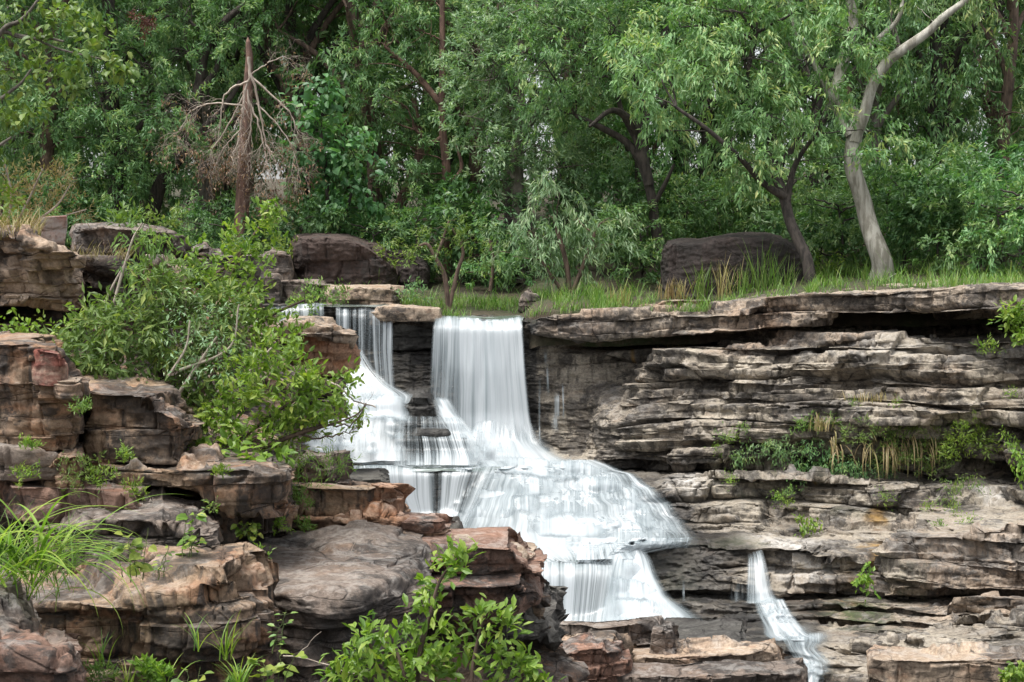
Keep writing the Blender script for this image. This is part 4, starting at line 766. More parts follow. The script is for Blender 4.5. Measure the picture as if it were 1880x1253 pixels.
LS = 0.84
def plant(name, label, cat, base, trunks, blobs, mat, bark, leaf=(0.16, 0.045), nl=26, dens=1.0, tw=0.42, droop=0.5, up=0.0, style='lance', seed=1, group=None, clump=0.16, twigs=True,
          crown='crown', stem='trunk', sides=8, gap=-.15, flat=.85, branch_r=.035, brfrac=.3, cluster=.10):
    """trunks: list of (world points, radii); blobs: list of (world centre, radius)"""
    rng = np.random.default_rng(seed)
    if leaf[0] > .11 and leaf[1] < .06: leaf = (leaf[0] * LS, leaf[1] * LS); nl = int(nl * 1.3)
    o = empty(name, base, label, cat, group)
    lines = []; attach = []
    for P, R in trunks:
        n = max(8, len(P) * 7); C = curve(P, n, 0.0); r = np.interp(np.linspace(0, 1, n), np.linspace(0, 1, len(R)), R)
        wv = 0.5 * np.array(r).max(); C = C + wv * np.stack([noise(np.arange(n) * .10, 0, 1.3 + k, seed + 5) for k in range(3)], -1) * np.minimum(1, np.arange(n) / 5)[:, None]
        lines.append((C, r)); attach.append(C[len(C) // 4:])
    att = np.concatenate(attach) if attach else None
    parts = []; thin = []
    for c, r in blobs:
        c = np.asarray(c, float); ncl = int(max(5, dens * 4.2 * (r / clump) ** 1.75 * .32))
        C, D = blob_clumps(c, r, ncl, rng, gap, flat, seed)
        V, Q, T, fr, t = spray(C, D, rng, nl, tw, leaf[0], leaf[1], droop, up, style, cluster)
        parts.append((V, Q, T, fr))
        if att is not None:
            dd = np.linalg.norm(att - c, axis=1) + np.maximum(0, att[:, 2] - c[2] + .2 * r) * 2; a = att[dd.argmin()]
            mid = (a * .5 + c * .5) + rng.normal(0, .12 * r, 3) + np.array([0, 0, .1 * r])
            C1 = curve([a, mid, c], 10, .02 * r, rng); br = branch_r * min(1, r)
            thin.append((C1, np.linspace(br, br * .45, 10)))
            if twigs:
                for k in range(0, len(C), max(1, int(1 / brfrac))):
                    s = C1[rng.integers(4, 10)]; thin.append((curve([s, (s + C[k]) / 2 + rng.normal(0, .08 * r, 3), C[k] + t[k] * tw * .5], 6), np.linspace(br * .32, br * .10, 6)))
    V, Q, T, fr = join(parts)
    mk(crown, V, Q, T, mat, parent=o, fattr=dict(rnd=fr), smooth=False)
    Vt = Qt = None
    if lines:
        Vt, Qt = tube_mesh(lines, sides)
    if thin:
        V2, Q2 = tube_mesh(thin, 4)
        if Vt is None: Vt, Qt = V2, Q2
        else: Qt = np.concatenate([Qt, Q2 + len(Vt)]); Vt = np.concatenate([Vt, V2])
    if Vt is not None: mk(stem, Vt, Qt, None, bark, parent=o)
    return o
def TR(pts, d=None):
    """trunk from pixel knots (px, py, d, radius in px)"""
    P = [W(x, y, dd) for x, y, dd, r in pts]; R = [r * dd / F for x, y, dd, r in pts]; return (P, R)
def BL(pts, d, jd=0.6, seed=0):
    rng = np.random.default_rng(seed + 77); out = []
    for b in pts:
        x, y, r = b[:3]; dd = (b[3] if len(b) > 3 else d) + rng.uniform(-jd, jd); out.append((W(x, y, dd), r * dd / F))
    return out
def ground_at(px, d): 
    x = float((px - 940) / F * d); return np.array([x, d, float(floor_z(x, d))])

FG = 'trees of the forest edge behind the terrace'
# light tree with the dark leaning trunk
plant('leaning_tree', 'leaning dark-barked tree with drooping bright yellow-green leaves on the right', 'tree', W(1490, 535, 31.2),
      [TR([(1492,540,31.2,12),(1484,470,31.3,11),(1450,400,31.6,10),(1435,350,31.8,10),(1412,300,32,9),(1385,240,32,7),(1370,160,32,5),(1390,60,32,4)]), TR([(1440,362,31.7,8),(1400,330,31.5,6),(1360,290,31.2,5),(1300,240,31,4),(1240,200,31,3)]), TR([(1420,320,32,7),(1470,250,32.3,5),(1500,180,32.4,4),(1560,110,32.4,3)]), TR([(1445,370,31.7,7),(1462,300,31.8,5),(1500,240,31.6,3)])],
      BL([(1370,110,95),(1290,180,85),(1210,120,75),(1480,90,95),(1560,50,75),(1570,110,34),(1405,215,80),(1340,262,55),(1470,170,70),(1250,50,80),(1390,10,95),(1525,185,45),(1618,240,38,31),(1640,135,30),(1155,95,60),(1180,180,42),(1440,290,42),(1380,300,38),(1300,120,80),(1480,-10,90),(1225,240,40),(1610,285,24,31),(1505,250,34),(1330,20,80),(1650,90,26),(1350,320,26)], 31.8, 1.0, 1), G_LIGHT, B_DARK, leaf=(0.165, 0.046), nl=30, tw=.46, droop=.7, seed=3, dens=1.25, group=FG, gap=-.25)
plant('pale_trunk_tree', 'tall tree with a smooth pale grey trunk forking into two limbs', 'tree', W(1620, 510, 32),
      [TR([(1624,520,32,28),(1612,480,32,20),(1592,420,32,17),(1580,360,32,15.5),(1570,300,32,15),(1562,240,32,14),(1552,200,32.2,14),(1545,150,32.4,11),(1552,90,32.6,10),(1562,40,32.8,9),(1550,-40,33,7)]),
       TR([(1568,262,32,12),(1580,215,32,10.5),(1597,160,32,10),(1625,118,32,10),(1660,92,32,9.5),(1700,62,32,8),(1735,30,32,7),(1790,-10,32,5)]), TR([(1560,250,32,8),(1530,190,32.2,7),(1490,110,32.4,6),(1460,60,32.4,4)]), TR([(1590,90,33,5),(1620,62,33,5),(1650,30,33,4),(1660,-30,33,3)])],
      BL([(1500,-60,90),(1620,-70,90),(1740,-40,70),(1820,-50,80),(1400,-90,90),(1680,10,26)], 33, .8, 2), G_LIGHT, B_PALE, leaf=(0.17, 0.042), nl=26, tw=.5, droop=.9, seed=4, sides=14, group=FG)
plant('forked_tree', 'dark forked tree with curving limbs under grey-green leaves left of the leaning tree', 'tree', W(1210, 470, 35),
      [TR([(1214,480,35,12),(1203,410,35,10),(1196,360,35,9.5),(1178,300,35,8.5),(1150,262,35,7),(1110,232,35,6),(1060,215,35,4)]), TR([(1192,340,35,10),(1180,290,35,10),(1172,250,35,9),(1150,215,34.8,8),(1120,205,34.6,5),(1085,230,34.4,3)]), TR([(1180,300,35,8),(1168,255,35,7),(1140,200,35,5),(1130,140,35,4)]), TR([(1175,250,35,8),(1200,200,35.2,7),(1250,190,35.4,6),(1300,200,35.5,4)]), TR([(1200,380,35,5),(1225,330,34.8,4),(1238,300,34.7,2)])],
      BL([(1080,120,80),(1000,110,75),(1130,50,80),(1050,190,55),(1000,200,50),(1170,130,60),(1060,30,90),(1200,60,70),(1100,175,50),(1250,110,60),(1000,30,70),(1150,-20,90)], 35, .9, 3), G_MID, B_DARK, leaf=(0.16, 0.045), nl=28, tw=.45, droop=.35, seed=5, dens=1.2, group=FG)
plant('round_crowned_tree', 'tall tree with a dense light green crown in the middle of the forest edge', 'tree', W(955, 480, 37),
      [TR([(960,520,37,15),(955,400,37,14),(948,320,37,13),(952,260,37,11),(962,200,37,10),(955,140,37,8),(960,20,37,7)]), TR([(956,250,37,7),(990,200,37,6),(1010,180,37,4)]), TR([(960,200,37,6),(930,160,37,5),(920,130,37,3)])],
      BL([(890,150,80),(865,215,60),(945,90,85),(955,190,55),(1010,280,60),(875,90,60),(1050,170,60),(895,270,45),(985,25,85),(1060,60,80),(840,140,35),(900,330,40),(1030,330,50),(930,20,70),(950,290,40),(1050,240,50),(870,40,50),(1090,300,45),(1000,370,45)], 36.5, .8, 4), G_GREY, B_GREY, leaf=(0.15, 0.046), nl=28, tw=.42, droop=.2, up=.15, seed=6, dens=1.35, group=FG)
plant('slender_tree', 'slender pinkish-trunked tree with thin angled limbs left of the middle crown', 'tree', W(818, 470, 38),
      [TR([(820,500,38,10),(816,340,38,9),(813,260,38,8),(810,180,38,7),(810,90,38,6),(810,-10,38,5)]), TR([(812,195,38,6),(785,165,38,6),(762,135,38,5),(735,110,38,4),(705,85,38,3)]), TR([(813,250,38,4),(790,262,38,4),(765,240,38,2)]), TR([(816,340,38,5),(845,310,38,4),(832,250,38,2)])],
      BL([(700,105,70),(755,150,60),(690,170,50),(745,215,50),(780,60,55),(725,60,60),(660,120,45),(760,280,45),(800,330,35),(730,310,45),(660,210,50),(640,90,50),(790,10,50),(700,20,50)], 38, .7, 5), G_MID, B_RED, leaf=(0.15, 0.04), nl=28, tw=.4, droop=.4, seed=7, group=FG)
plant('reddish_leaning_tree', 'reddish trunk leaning right below the slender tree, with mid-green leaves', 'tree', W(705, 460, 38.5),
      [TR([(700,470,38.5,13),(722,400,38.5,12),(742,360,38.5,11),(758,322,38.5,10),(770,260,38.5,8),(760,180,38.5,6)])],
      BL([(690,260,50),(745,300,40),(640,240,45),(760,350,30),(680,330,40),(650,180,50),(700,215,50)], 38, .6, 6), G_MID, B_RED, leaf=(0.15, 0.042), nl=26, tw=.4, seed=8, group=FG)
plant('broad_leafed_shrub', 'tall shrub of rounded blue-green leaves right of the dead branch', 'shrub', W(610, 440, 36.5),
      [TR([(612,445,36.5,5),(605,380,36.5,5),(600,310,36.5,4),(590,240,36.5,3)]), TR([(612,445,36.5,4),(640,380,36.5,3),(655,320,36.5,2)])],
      BL([(595,235,50),(575,310,45),(635,330,42),(560,200,26),(640,270,45),(615,385,32),(545,270,24),(600,160,22),(660,380,30)], 36.3, .4, 7), G_TEAL, B_DARK, leaf=(0.17, 0.12), nl=15, tw=.42, droop=.3, style='oval', seed=9, dens=1.15, cluster=.22)
# left group
plant('spreading_tree', 'wide dark-limbed tree with a full green crown at the upper left', 'tree', W(275, 430, 38.5),
      [TR([(262,470,38.5,14),(285,380,38.5,14),(300,330,38.5,13),(335,270,38.5,13),(350,220,38.5,12),(358,160,38.5,10),(375,100,38.5,8),(410,40,38.5,7),(470,-10,38.5,5)]), TR([(350,200,38.5,9),(330,180,38.5,6),(300,155,38.5,4)]), TR([(356,180,38.5,8),(385,150,38.5,7),(398,120,38.5,5),(395,60,38.5,4)]), TR([(340,260,38.5,8),(400,215,38.5,6),(440,150,38.5,5)])],
      BL([(300,190,75),(225,240,75),(345,300,45),(165,290,55),(395,85,65),(320,90,80),(245,110,80),(440,50,70),(205,330,55),(300,330,42),(270,280,60),(130,230,60),(180,170,70),(330,20,80),(240,20,80),(170,60,70),(430,240,35),(110,330,50),(90,160,60)], 38, .9, 8), G_MID, B_DARK, leaf=(0.15, 0.042), nl=28, tw=.42, droop=.25, up=.1, seed=10, dens=1.2, group=FG)
plant('tall_forest_tree', 'grey-trunked tree leaning left behind the dead hanging branch', 'tree', W(560, 420, 41),
      [TR([(600,440,41,15),(565,250,41,15),(530,180,41,14),(500,120,41,12),(490,40,41,10),(500,-40,41,8)]), TR([(520,160,41,9),(560,110,41,8),(600,40,41,6),(640,-10,41,4)]), TR([(540,200,41,7),(480,180,41,6),(420,140,41,5)])],
      BL([(545,80,70),(500,40,70),(600,70,60),(470,120,50),(570,150,45),(640,30,60),(560,10,70),(480,-20,70),(420,170,40),(610,200,40)], 41, 1, 9), G_DARK, B_BROWN, leaf=(0.16, 0.045), nl=28, tw=.45, seed=12, group=FG)
# snag with hanging dead limb
sn = empty('snag', W(440, 440, 35.8), 'broken dead trunk with a splintered pointed top and reddish bark', 'dead tree')
V, Q = tube_mesh([(curve([W(442,440,35.8),W(447,330,35.8),W(450,250,35.9),W(455,170,36),W(458,110,36),W(456,84,36),W(455,68,36)], 60) , np.interp(np.linspace(0, 1, 60), [0, .3, .5, .75, .9, 1], [.16, .135, .11, .07, .05, .004]))], 10)
mk('trunk', V, Q, None, B_RED, parent=sn)
def dead_limb(name, label, paths, seed, base, depth=5, r0=.035, mat=B_TWIG, n2=26, reach=.9, leavesn=900, down=.8, cat='branch', parent=None):
    rng = np.random.default_rng(seed); lines = []; tips = []
    def grow(p, d, r, L, lev):
        n = 5; P = [p]
        for i in range(n):
            d = unit(d + rng.normal(0, .28, 3) + np.array([0, 0, -.10 * down])); p = p + d * L / n; P.append(p)
        lines.append((np.array(P), np.linspace(r, r * .6, n + 1)))
        if lev == 0: tips.append(p); return
        for _ in range(rng.integers(2, 4)):
            q = P[rng.integers(2, n + 1)]; grow(q, unit(d + rng.normal(0, .55, 3) + np.array([0, 0, -.35 * down])), r * .58, L * .72, lev - 1)
    for P, R in paths:
        C = curve(P, 16, .01, rng); lines.append((C, np.linspace(R[0], R[-1], 16)))
        for k in range(n2 // len(paths) + 1):
            i = rng.integers(6, 16); d = unit(C[min(15, i)] - C[i - 2] + rng.normal(0, .5, 3) * np.linalg.norm(C[i] - C[i - 2]))
            grow(C[i], d, R[-1] * .55, reach * rng.uniform(.3, .6), 3)
    o = empty(name, base, label, cat)
    V, Q = tube_mesh(lines, 4); mk('limb', V, Q, None, mat, parent=o)
    if leavesn:
        T = np.array(tips); T = T[rng.integers(0, len(T), leavesn)]
        V, Q, T, f = leaves(T + rng.normal(0, .05, T.shape), unit(rng.normal(0, .6, T.shape) + [0, 0, -1.]), unit(rng.normal(size=T.shape)), .09, .03)
        mk('dead_leaves', V, Q, T, G_DRY, parent=o, fattr=dict(rnd=np.repeat(rng.random(leavesn), 2)), smooth=False)
    return o
z = lambda *a: [W(x, y, 35.4) for x, y in a]
dead_limb('hanging_dead_branch', 'bleached dead branch hanging upside down from the broken trunk with brown withered leaves',
  [(z((457,105),(458,140),(448,180),(440,250),(425,300)), (.04, .014)), (z((458,130),(470,165),(480,220),(488,260),(498,290)), (.035, .014)), (z((456,150),(430,160),(412,180),(405,215),(400,260)), (.028, .01)), (z((460,140),(500,175),(530,205),(545,240)), (.028, .01)), (z((455,165),(462,220),(456,260),(445,290)), (.028, .01)), (z((455,180),(475,230),(490,300),(500,335)), (.028, .01)), (z((450,195),(390,190),(350,205),(333,235)), (.022, .008)), (z((450,170),(420,230),(392,270),(385,290)), (.022, .008)), (z((335,232),(325,245),(330,262)), (.01,.005)), (z((470,190),(510,230),(540,280),(548,310)), (.02,.008)), (z((440,240),(405,280),(388,330)), (.016,.006)), (z((495,300),(505,330),(498,365)), (.014,.006)), (z((458,140),(485,120),(520,105),(535,110)), (.016,.005))], 5, W(457, 110, 35.4), n2=150, reach=.8, leavesn=1500)
# saplings and bushes on the terrace
plant('yellow_green_sapling', 'small crooked tree with sparse yellow-green leaves on the terrace grass', 'small tree', W(822, 545, 32.6),
      [TR([(824,572,32.6,5),(815,510,32.6,5),(800,475,32.6,4),(785,450,32.6,3),(765,455,32.6,2)]), TR([(824,572,32.6,4),(838,500,32.6,4),(850,460,32.6,3),(830,420,32.6,2)]), TR([(800,475,32.6,3),(812,440,32.6,3),(825,405,32.6,2)])],
      BL([(765,450,32),(800,420,30),(835,405,26),(850,445,30),(790,465,26),(745,465,16),(875,430,22),(820,440,28),(880,470,26)], 32.5, .3, 11), G_YEL, B_BROWN, leaf=(0.12, 0.032), nl=14, tw=.3, droop=.1, seed=14, dens=.75, branch_r=.02, group=None)
plant('willowy_bush', 'large bush of long drooping willow-like leaves in the middle of the terrace', 'bush', W(1040, 540, 33),
      [TR([(1045,550,33,5),(1040,490,33,5),(1020,420,33,4)]), TR([(1045,550,33,4),(1070,490,33,4),(1090,430,33,3)]), TR([(1040,545,33,4),(1000,490,33,3),(980,430,33,3)])],
      BL([(1030,350,35),(1000,400,45),(1060,400,45),(960,430,38),(1030,450,48),(1090,440,42),(1120,400,35),(1060,490,38),(990,470,36),(930,430,28),(1010,330,26),(1130,450,28),(940,470,26)], 33, .4, 12), G_GREY, B_BROWN, leaf=(0.19, 0.040), nl=24, tw=.42, droop=.9, seed=15, dens=1.1)
plant('terrace_bush', 'green bush filling the gap between the sapling and the willowy bush', 'bush', W(900, 530, 33.6), [TR([(900,535,33.6,4),(905,480,33.6,3),(900,440,33.6,2)])],
      BL([(900,460,36),(920,500,32),(880,500,30),(850,500,26),(935,465,26)], 33.6, .3, 13), G_MID, B_BROWN, leaf=(0.14, 0.04), nl=24, tw=.36, droop=.5, seed=16)
plant('rounded_bush', 'bright rounded bush right of the pale trunk', 'bush', W(1740, 510, 34.5), [TR([(1740,515,34.5,4),(1735,450,34.5,3)])],
      BL([(1735,360,45),(1700,400,45),(1770,400,48),(1680,450,45),(1745,450,55),(1800,450,45),(1730,330,26),(1650,470,32),(1700,490,35),(1790,495,35)], 34.4, .5, 14), G_MID, B_BROWN, leaf=(0.14, 0.036), nl=26, tw=.36, up=.35, droop=.1, seed=17, dens=1.2)
plant('right_edge_bush', 'darker bush of narrow leaves at the right edge of the terrace', 'bush', W(1850, 510, 33.8), [TR([(1850,515,33.8,4),(1850,440,33.8,3)])],
      BL([(1840,420,45),(1870,470,45),(1830,490,36),(1880,380,45),(1900,440,50),(1850,340,35)], 33.8, .5, 15), G_GREY, B_BROWN, leaf=(0.15, 0.035), nl=24, tw=.38, droop=.3, seed=18)
# understory bushes: a few kinds, copied along the forest edge
UG = 'undergrowth bushes along the forest edge'
protoB = []
for i, (mt, lf, dr) in enumerate([(G_DARK, (.13, .04), .4), (G_MID, (.14, .045), .3), (G_TEAL, (.14, .07), .3)]):
    c = np.array([0, 60, 0.]); rg = np.random.default_rng(i + 40)
    bl = [(c + [rg.uniform(-.9, .9), rg.uniform(-.5, .5), rg.uniform(.4, 1.9)], rg.uniform(.4, .7)) for _ in range(9)]
    protoB.append(plant('forest_bush', 'bush', 'bush', c, [([c, c + [.1, 0, .8], c + [.2, 0, 1.5]], [.03, .025, .015])], bl, mt, B_DARK, leaf=lf, nl=24, tw=.36, droop=dr, seed=60 + i, group=UG, twigs=False))
rg = np.random.default_rng(5)
NB = [(60,38),(120,37),(200,38),(240,36.5),(330,37),(380,36.5),(420,38),(500,37),(560,38.5),(660,38),(720,37.5),(770,36.5),(850,37),(900,37),(960,36.2),(1100,35.6),(1150,36.5),(1180,34.6),(1250,37),(1330,37.5),(1400,37),(1460,36),(1520,35.5),(1560,37),(1640,36.5),(1680,38.5),(1760,38),(1830,37),(1900,36),(20,36),(290,40),(480,41),(640,41),(820,40),(1050,39),(1220,40),(1370,41),(1500,40),(1620,41),(1880,40),(-20,40),(150,41),(1660,33),(1720,32.4),(1790,32),(1850,31.4),(1905,31),(1555,33.6),(1630,34.4),(1700,34.8),(1880,33),(1500,34.2),(400,35.2),(540,36),(700,36.2)]
WH = ['left of the broken dead trunk', 'between the broken dead trunk and the slender tree', 'behind the willowy bush', 'between the huge boulder and the pale trunk', 'right of the pale trunk']
KN = ['dark narrow-leaved', 'fresh green', 'blue-green']
for i, (px, d) in enumerate(NB):
    k = int(rg.integers(0, 3)); o = protoB[k] if i == k and False else copy_tree(protoB[k])
    g = ground_at(px, d); o.location = g - [0, 0, .15]; o.rotation_euler.z = rg.uniform(0, 6.28); s = rg.uniform(.75, 1.25); o.scale = (s, s, s * rg.uniform(.8, 1.1))
    wi = 0 if px < 440 else 1 if px < 815 else 2 if px < 1200 else 3 if px < 1620 else 4
    o['label'] = KN[k] + ' undergrowth bush in the shade ' + WH[wi]
for p in protoB:
    for c in list(p.children): bpy.data.objects.remove(c)
    bpy.data.objects.remove(p)
# background forest: copies of six trees
BG = 'trees of the shaded forest behind the terrace'
protoT = []
for i, (mt, bk, lf, dr) in enumerate([(G_DARK, B_DARK, (.17, .05), .5), (G_MID, B_BROWN, (.17, .05), .5), (G_DARK, B_BROWN, (.18, .06), .3), (G_MID, B_DARK, (.16, .05), .7), (G_GREY, B_GREY, (.17, .05), .6)]):
    c = np.array([0, 60, 0.]); rg2 = np.random.default_rng(i + 140); H = 8.5
    lean = rg2.uniform(-.9, .9); tp = c + [lean, 0, H]
    tr = [([c, c + [lean * .15, 0, 2.5], c + [lean * .5, .1, 5], tp], [.19, .15, .12, .04])]; bl = []
    for k in range(5):
        h = rg2.uniform(2, 5.5); a = rg2.uniform(0, 6.28); e = c + [lean * h / H + cos(a) * 1.9, sin(a) * 1.5, h + rg2.uniform(1.2, 2.5)]
        s_ = c + [lean * (h / H) ** 1.4, 0, h]; tr.append(([s_, (s_ + e) / 2 + [0, 0, .3], e], [.08, .06, .03]))
    for k in range(26):
        h = rg2.uniform(1.8, 9.5); rr = 2.3 * math.sqrt(max(.12, 1 - ((h - 6.2) / 4.2) ** 2)); a = rg2.uniform(0, 6.28); q = rr * rg2.uniform(.35, 1)
        bl.append((c + [lean * h / H + cos(a) * q, sin(a) * q * .8, h], rg2.uniform(.65, 1.05)))
    protoT.append(plant('forest_tree', 'tree', 'tree', c, tr, bl, mt, bk, leaf=lf, nl=22, tw=.5, droop=dr, seed=80 + i, group=BG, twigs=False, clump=.20))
rows = [(40, 150, -60, 1940), (43.5, 180, -120, 2000), (48, 190, -150, 2030), (54, 180, -200, 2080), (62, 170, -200, 2080), (72, 160, -200, 2080)]
KT = ['dark-leaved', 'fresh green', 'deep green broad', 'mid-green drooping', 'grey-green']
for ri, (d, step, x0, x1) in enumerate(rows):
    x = x0 + rg.uniform(0, 60)
    while x < x1:
        k = int(rg.choice(5, p=[.3, .2, .27, .15, .08])); dd = d + rg.uniform(-1.5, 1.5)
        o = copy_tree(protoT[k]); o.location = ground_at(x, dd) - [0, 0, .3]; o.rotation_euler = (0, 0, rg.uniform(0, 6.28)); s = rg.uniform(.95, 1.35); o.scale = (s, s, s)
        far = 'first row' if ri == 0 else 'middle rows' if ri < 4 else 'farthest rows'
        pos = 'left of the broken dead trunk' if x < 440 else 'behind the slender and round-crowned trees' if x < 1100 else 'behind the leaning tree' if x < 1560 else 'right of the pale trunk'
        o['label'] = f'{KT[k]} forest tree in the {far}, {pos}'
        x += step * rg.uniform(.7, 1.3)
for p in protoT:
    for c in list(p.children): bpy.data.objects.remove(c)
    bpy.data.objects.remove(p)

LM = [(60, 'the overhanging branches'), (180, 'the long grey rock'), (290, 'the leaning limb of the spreading tree'), (445, 'the broken dead trunk'), (600, 'the broad-leafed shrub'), (735, 'the reddish leaning trunk'), (820, 'the slender pinkish trunk'), (955, 'the round-crowned tree'), (1080, 'the willowy bush'), (1200, 'the dark forked tree'), (1340, 'the huge boulder'), (1490, 'the leaning dark trunk'), (1610, 'the pale trunk'), (1740, 'the rounded bright bush'), (1860, 'the right edge bush')]
def px_of(o): return 940 + F * o.location.x / o.location.y
for o in [o for o in scene.objects if o.parent is None and o.get('group') in (UG, BG)]:
    p = px_of(o); n_ = min(LM, key=lambda q: abs(q[0] - p)); side = 'just left of' if p < n_[0] - 12 else 'just right of' if p > n_[0] + 12 else 'right behind'
    if o['group'] == UG: o['label'] = o['label'].split(' in the shade')[0] + f' in the shade {side} {n_[1]}'
    else:
        r_ = min(range(len(rows)), key=lambda i: abs(rows[i][0] - o.location.y)); o['label'] = o['label'].split(' in the ')[0] + f" in the {['first','second','third','fourth','fifth','sixth'][r_]} row, {side} {n_[1]}"
seen = {}
for o in sorted([o for o in scene.objects if o.parent is None and o.get('group') in (UG, BG)], key=px_of): seen.setdefault(o['label'], []).append(o)
for l, os_ in seen.items():
    if len(os_) > 1:
        os_.sort(key=lambda o: o.location.y)
        for o, wd_ in zip(os_, ['nearest ', 'next ', 'third ', 'fourth ', 'fifth ', 'sixth ']): o['label'] = wd_ + l
for o in scene.objects:
    l = o.get('label')
    if l and len(l.split()) > 16: o['label'] = l.replace('the leaning limb of the spreading tree', 'the leaning dark limb').replace('undergrowth bush in the shade', 'undergrowth bush')
# ------------------------------------------------------------------ near bushes
def near(name, label, cat, base, trunks, pts, d, mat, bark, leaf, seed, jd=.15, **kw):
    a = dict(nl=10, tw=.14, clump=.040, droop=.2, style='oval', branch_r=.008, brfrac=.3, dens=1.0, cluster=.22, gap=-.3); a.update(kw)
    return plant(name, label, cat, W(*base), [TR(t) for t in trunks], BL(pts, d, jd, seed), mat, bark, leaf=leaf, seed=seed, **a)
near('dark_bush', 'big dull-green bush of narrow leaves over the hollow on the left bank', 'bush', (300, 740, 12.9),
     [[(330,780,12.9,6),(300,700,13,5),(290,620,13,4),(330,560,13,3)], [(340,770,12.9,6),(400,680,12.9,4),(430,600,13,3)], [(310,760,12.9,5),(220,680,12.9,4),(170,640,12.9,3)]],
     [(300,570,50),(250,600,55),(200,640,50),(330,630,70),(260,680,70),(190,700,45),(380,590,55),(400,660,60),(330,710,50),(150,650,38),(210,560,30),(350,520,40),(290,510,35),(150,605,28),(240,725,35),(105,630,24),(420,560,40),(180,590,34),(370,740,45),(130,690,26)], 12.9, G_OLIVE, B_BROWN, (.085, .026), 101, jd=.25, nl=12, dens=1.15, style='lance')
near('thin_shrub', 'tall thin shrub of narrow leaves rising before the long grey rock', 'shrub', (205, 560, 13.3),
     [[(205,570,13.3,3),(225,500,13.3,3),(245,440,13.3,2),(262,410,13.3,1.5)], [(190,560,13.3,3),(215,510,13.3,2),(240,470,13.3,1.5)]],
     [(245,440,30),(265,415,22),(235,475,30),(270,450,24),(225,505,22),(255,500,20),(285,430,16)], 13.3, G_OLIVE, B_TWIG, (.07, .018), 102, nl=10, dens=.9, style='lance', droop=.6)
near('bright_shrub', 'sprawling shrub of bright yellow-green leaves with shoots reaching up before the far boulders', 'shrub', (420, 640, 13.8),
     [[(380,660,13.8,5),(410,560,13.8,4),(440,470,13.8,3),(480,410,13.8,2),(492,385,13.8,1.5)], [(380,640,13.8,5),(300,540,13.8,3),(400,500,13.8,3),(460,440,13.8,2)], [(420,640,13.8,4),(500,580,13.8,3),(560,550,13.8,2)]],
     [(440,470,34),(470,430,26),(485,400,18),(500,390,12),(400,500,38),(450,530,42),(480,490,22),(360,470,24),(420,560,38),(490,560,34),(340,500,24),(470,600,40),(500,640,36),(420,440,20),(380,540,30),(530,620,28),(505,420,12)], 13.7, G_BRIGHT, B_BROWN, (.062, .026), 103, nl=11, dens=.9, up=.35, droop=.0)
near('twiggy_bush', 'half-bare bush of pale twigs and small leaves in the middle of the left bank', 'bush', (370, 700, 12.6),
     [[(330,720,12.6,4),(370,660,12.6,3),(400,620,12.6,2)], [(400,720,12.6,3),(460,680,12.6,2),(500,640,12.6,2)], [(330,680,12.6,3),(420,640,12.6,2),(440,560,12.6,1.5)], [(310,690,12.5,3),(340,640,12.5,2),(350,590,12.5,1.5)]],
     [(370,600,46),(420,620,40),(380,660,45),(340,560,34),(440,680,36),(330,640,36),(400,570,30)], 12.5, G_GREY, B_TWIG, (.045, .014), 104, nl=7, dens=.9, brfrac=1.0, style='lance', branch_r=.007)
near('spreading_bush', 'wide bright green bush spilling toward the left cascade', 'bush', (470, 830, 12.5),
     [[(400,840,12.4,6),(460,790,12.4,5),(520,750,12.4,3),(570,720,12.4,2)], [(380,830,12.4,5),(350,790,12.4,4),(330,760,12.4,3)], [(440,840,12.4,5),(540,800,12.3,4),(610,780,12.3,2),(650,765,12.3,1.5),(672,745,12.3,1)]],
     [(480,700,44),(540,680,36),(450,760,50),(520,740,48),(420,740,30),(580,730,30),(560,770,40),(490,800,42),(420,800,30),(400,830,24),(600,690,22),(470,640,40),(540,640,24),(610,770,24),(630,745,14),(640,700,12),(610,720,16),(655,775,10),(440,690,36),(395,770,30),(520,800,36),(600,740,22),(560,700,30)], 12.4, G_BRIGHT, B_BROWN, (.060, .024), 105, nl=12, dens=1.0, up=.25, droop=.05, jd=.25)
near('low_bush', 'low bush of broad leaves at the foot of the spreading bush above the ledge', 'bush', (400, 850, 11.9),
     [[(400,850,11.9,3),(410,830,11.9,2)]], [(350,832,22),(385,822,26),(425,835,24),(470,845,22),(510,850,20),(330,840,14)], 11.9, G_BRIGHT, B_BROWN, (.085, .05), 106, nl=7, dens=.7)
near('grassy_tuft', 'fine yellow-green weeds between the spreading bush and the pool', 'plant', (560, 880, 12.9),
     [[(560,885,12.9,2),(560,860,12.9,1.5)]], [(545,850,26),(590,845,24),(570,875,22),(620,850,18),(520,830,20),(600,870,16)], 12.8, G_YEL, B_BROWN, (.06, .008), 107, nl=14, style='lance', dens=.9, up=.5, droop=0)
# bare twigs reaching over the water
dead_limb('bare_twig', 'bare brown twigs reaching out over the left cascade', [([W(540,790,12.3), W(600,780,12.3), W(650,775,12.3), W(672,740,12.3)], (.010, .003)), ([W(540,800,12.3), W(610,800,12.3), W(660,785,12.3)], (.009, .003))], 7, W(540,790,12.3), n2=6, reach=.16, leavesn=0, down=-.1, mat=B_BROWN, cat='twig')
V, Q = tube_mesh([(curve([W(600,700,12.4), W(625,712,12.4), W(650,735,12.4), W(690,748,12.4)], 14, .004, np.random.default_rng(1)), np.linspace(.010, .005, 14))], 6)
tag(mk('broken_stick', V, Q, None, B_TWIG), 'single broken stick poking over the left cascade', 'stick')

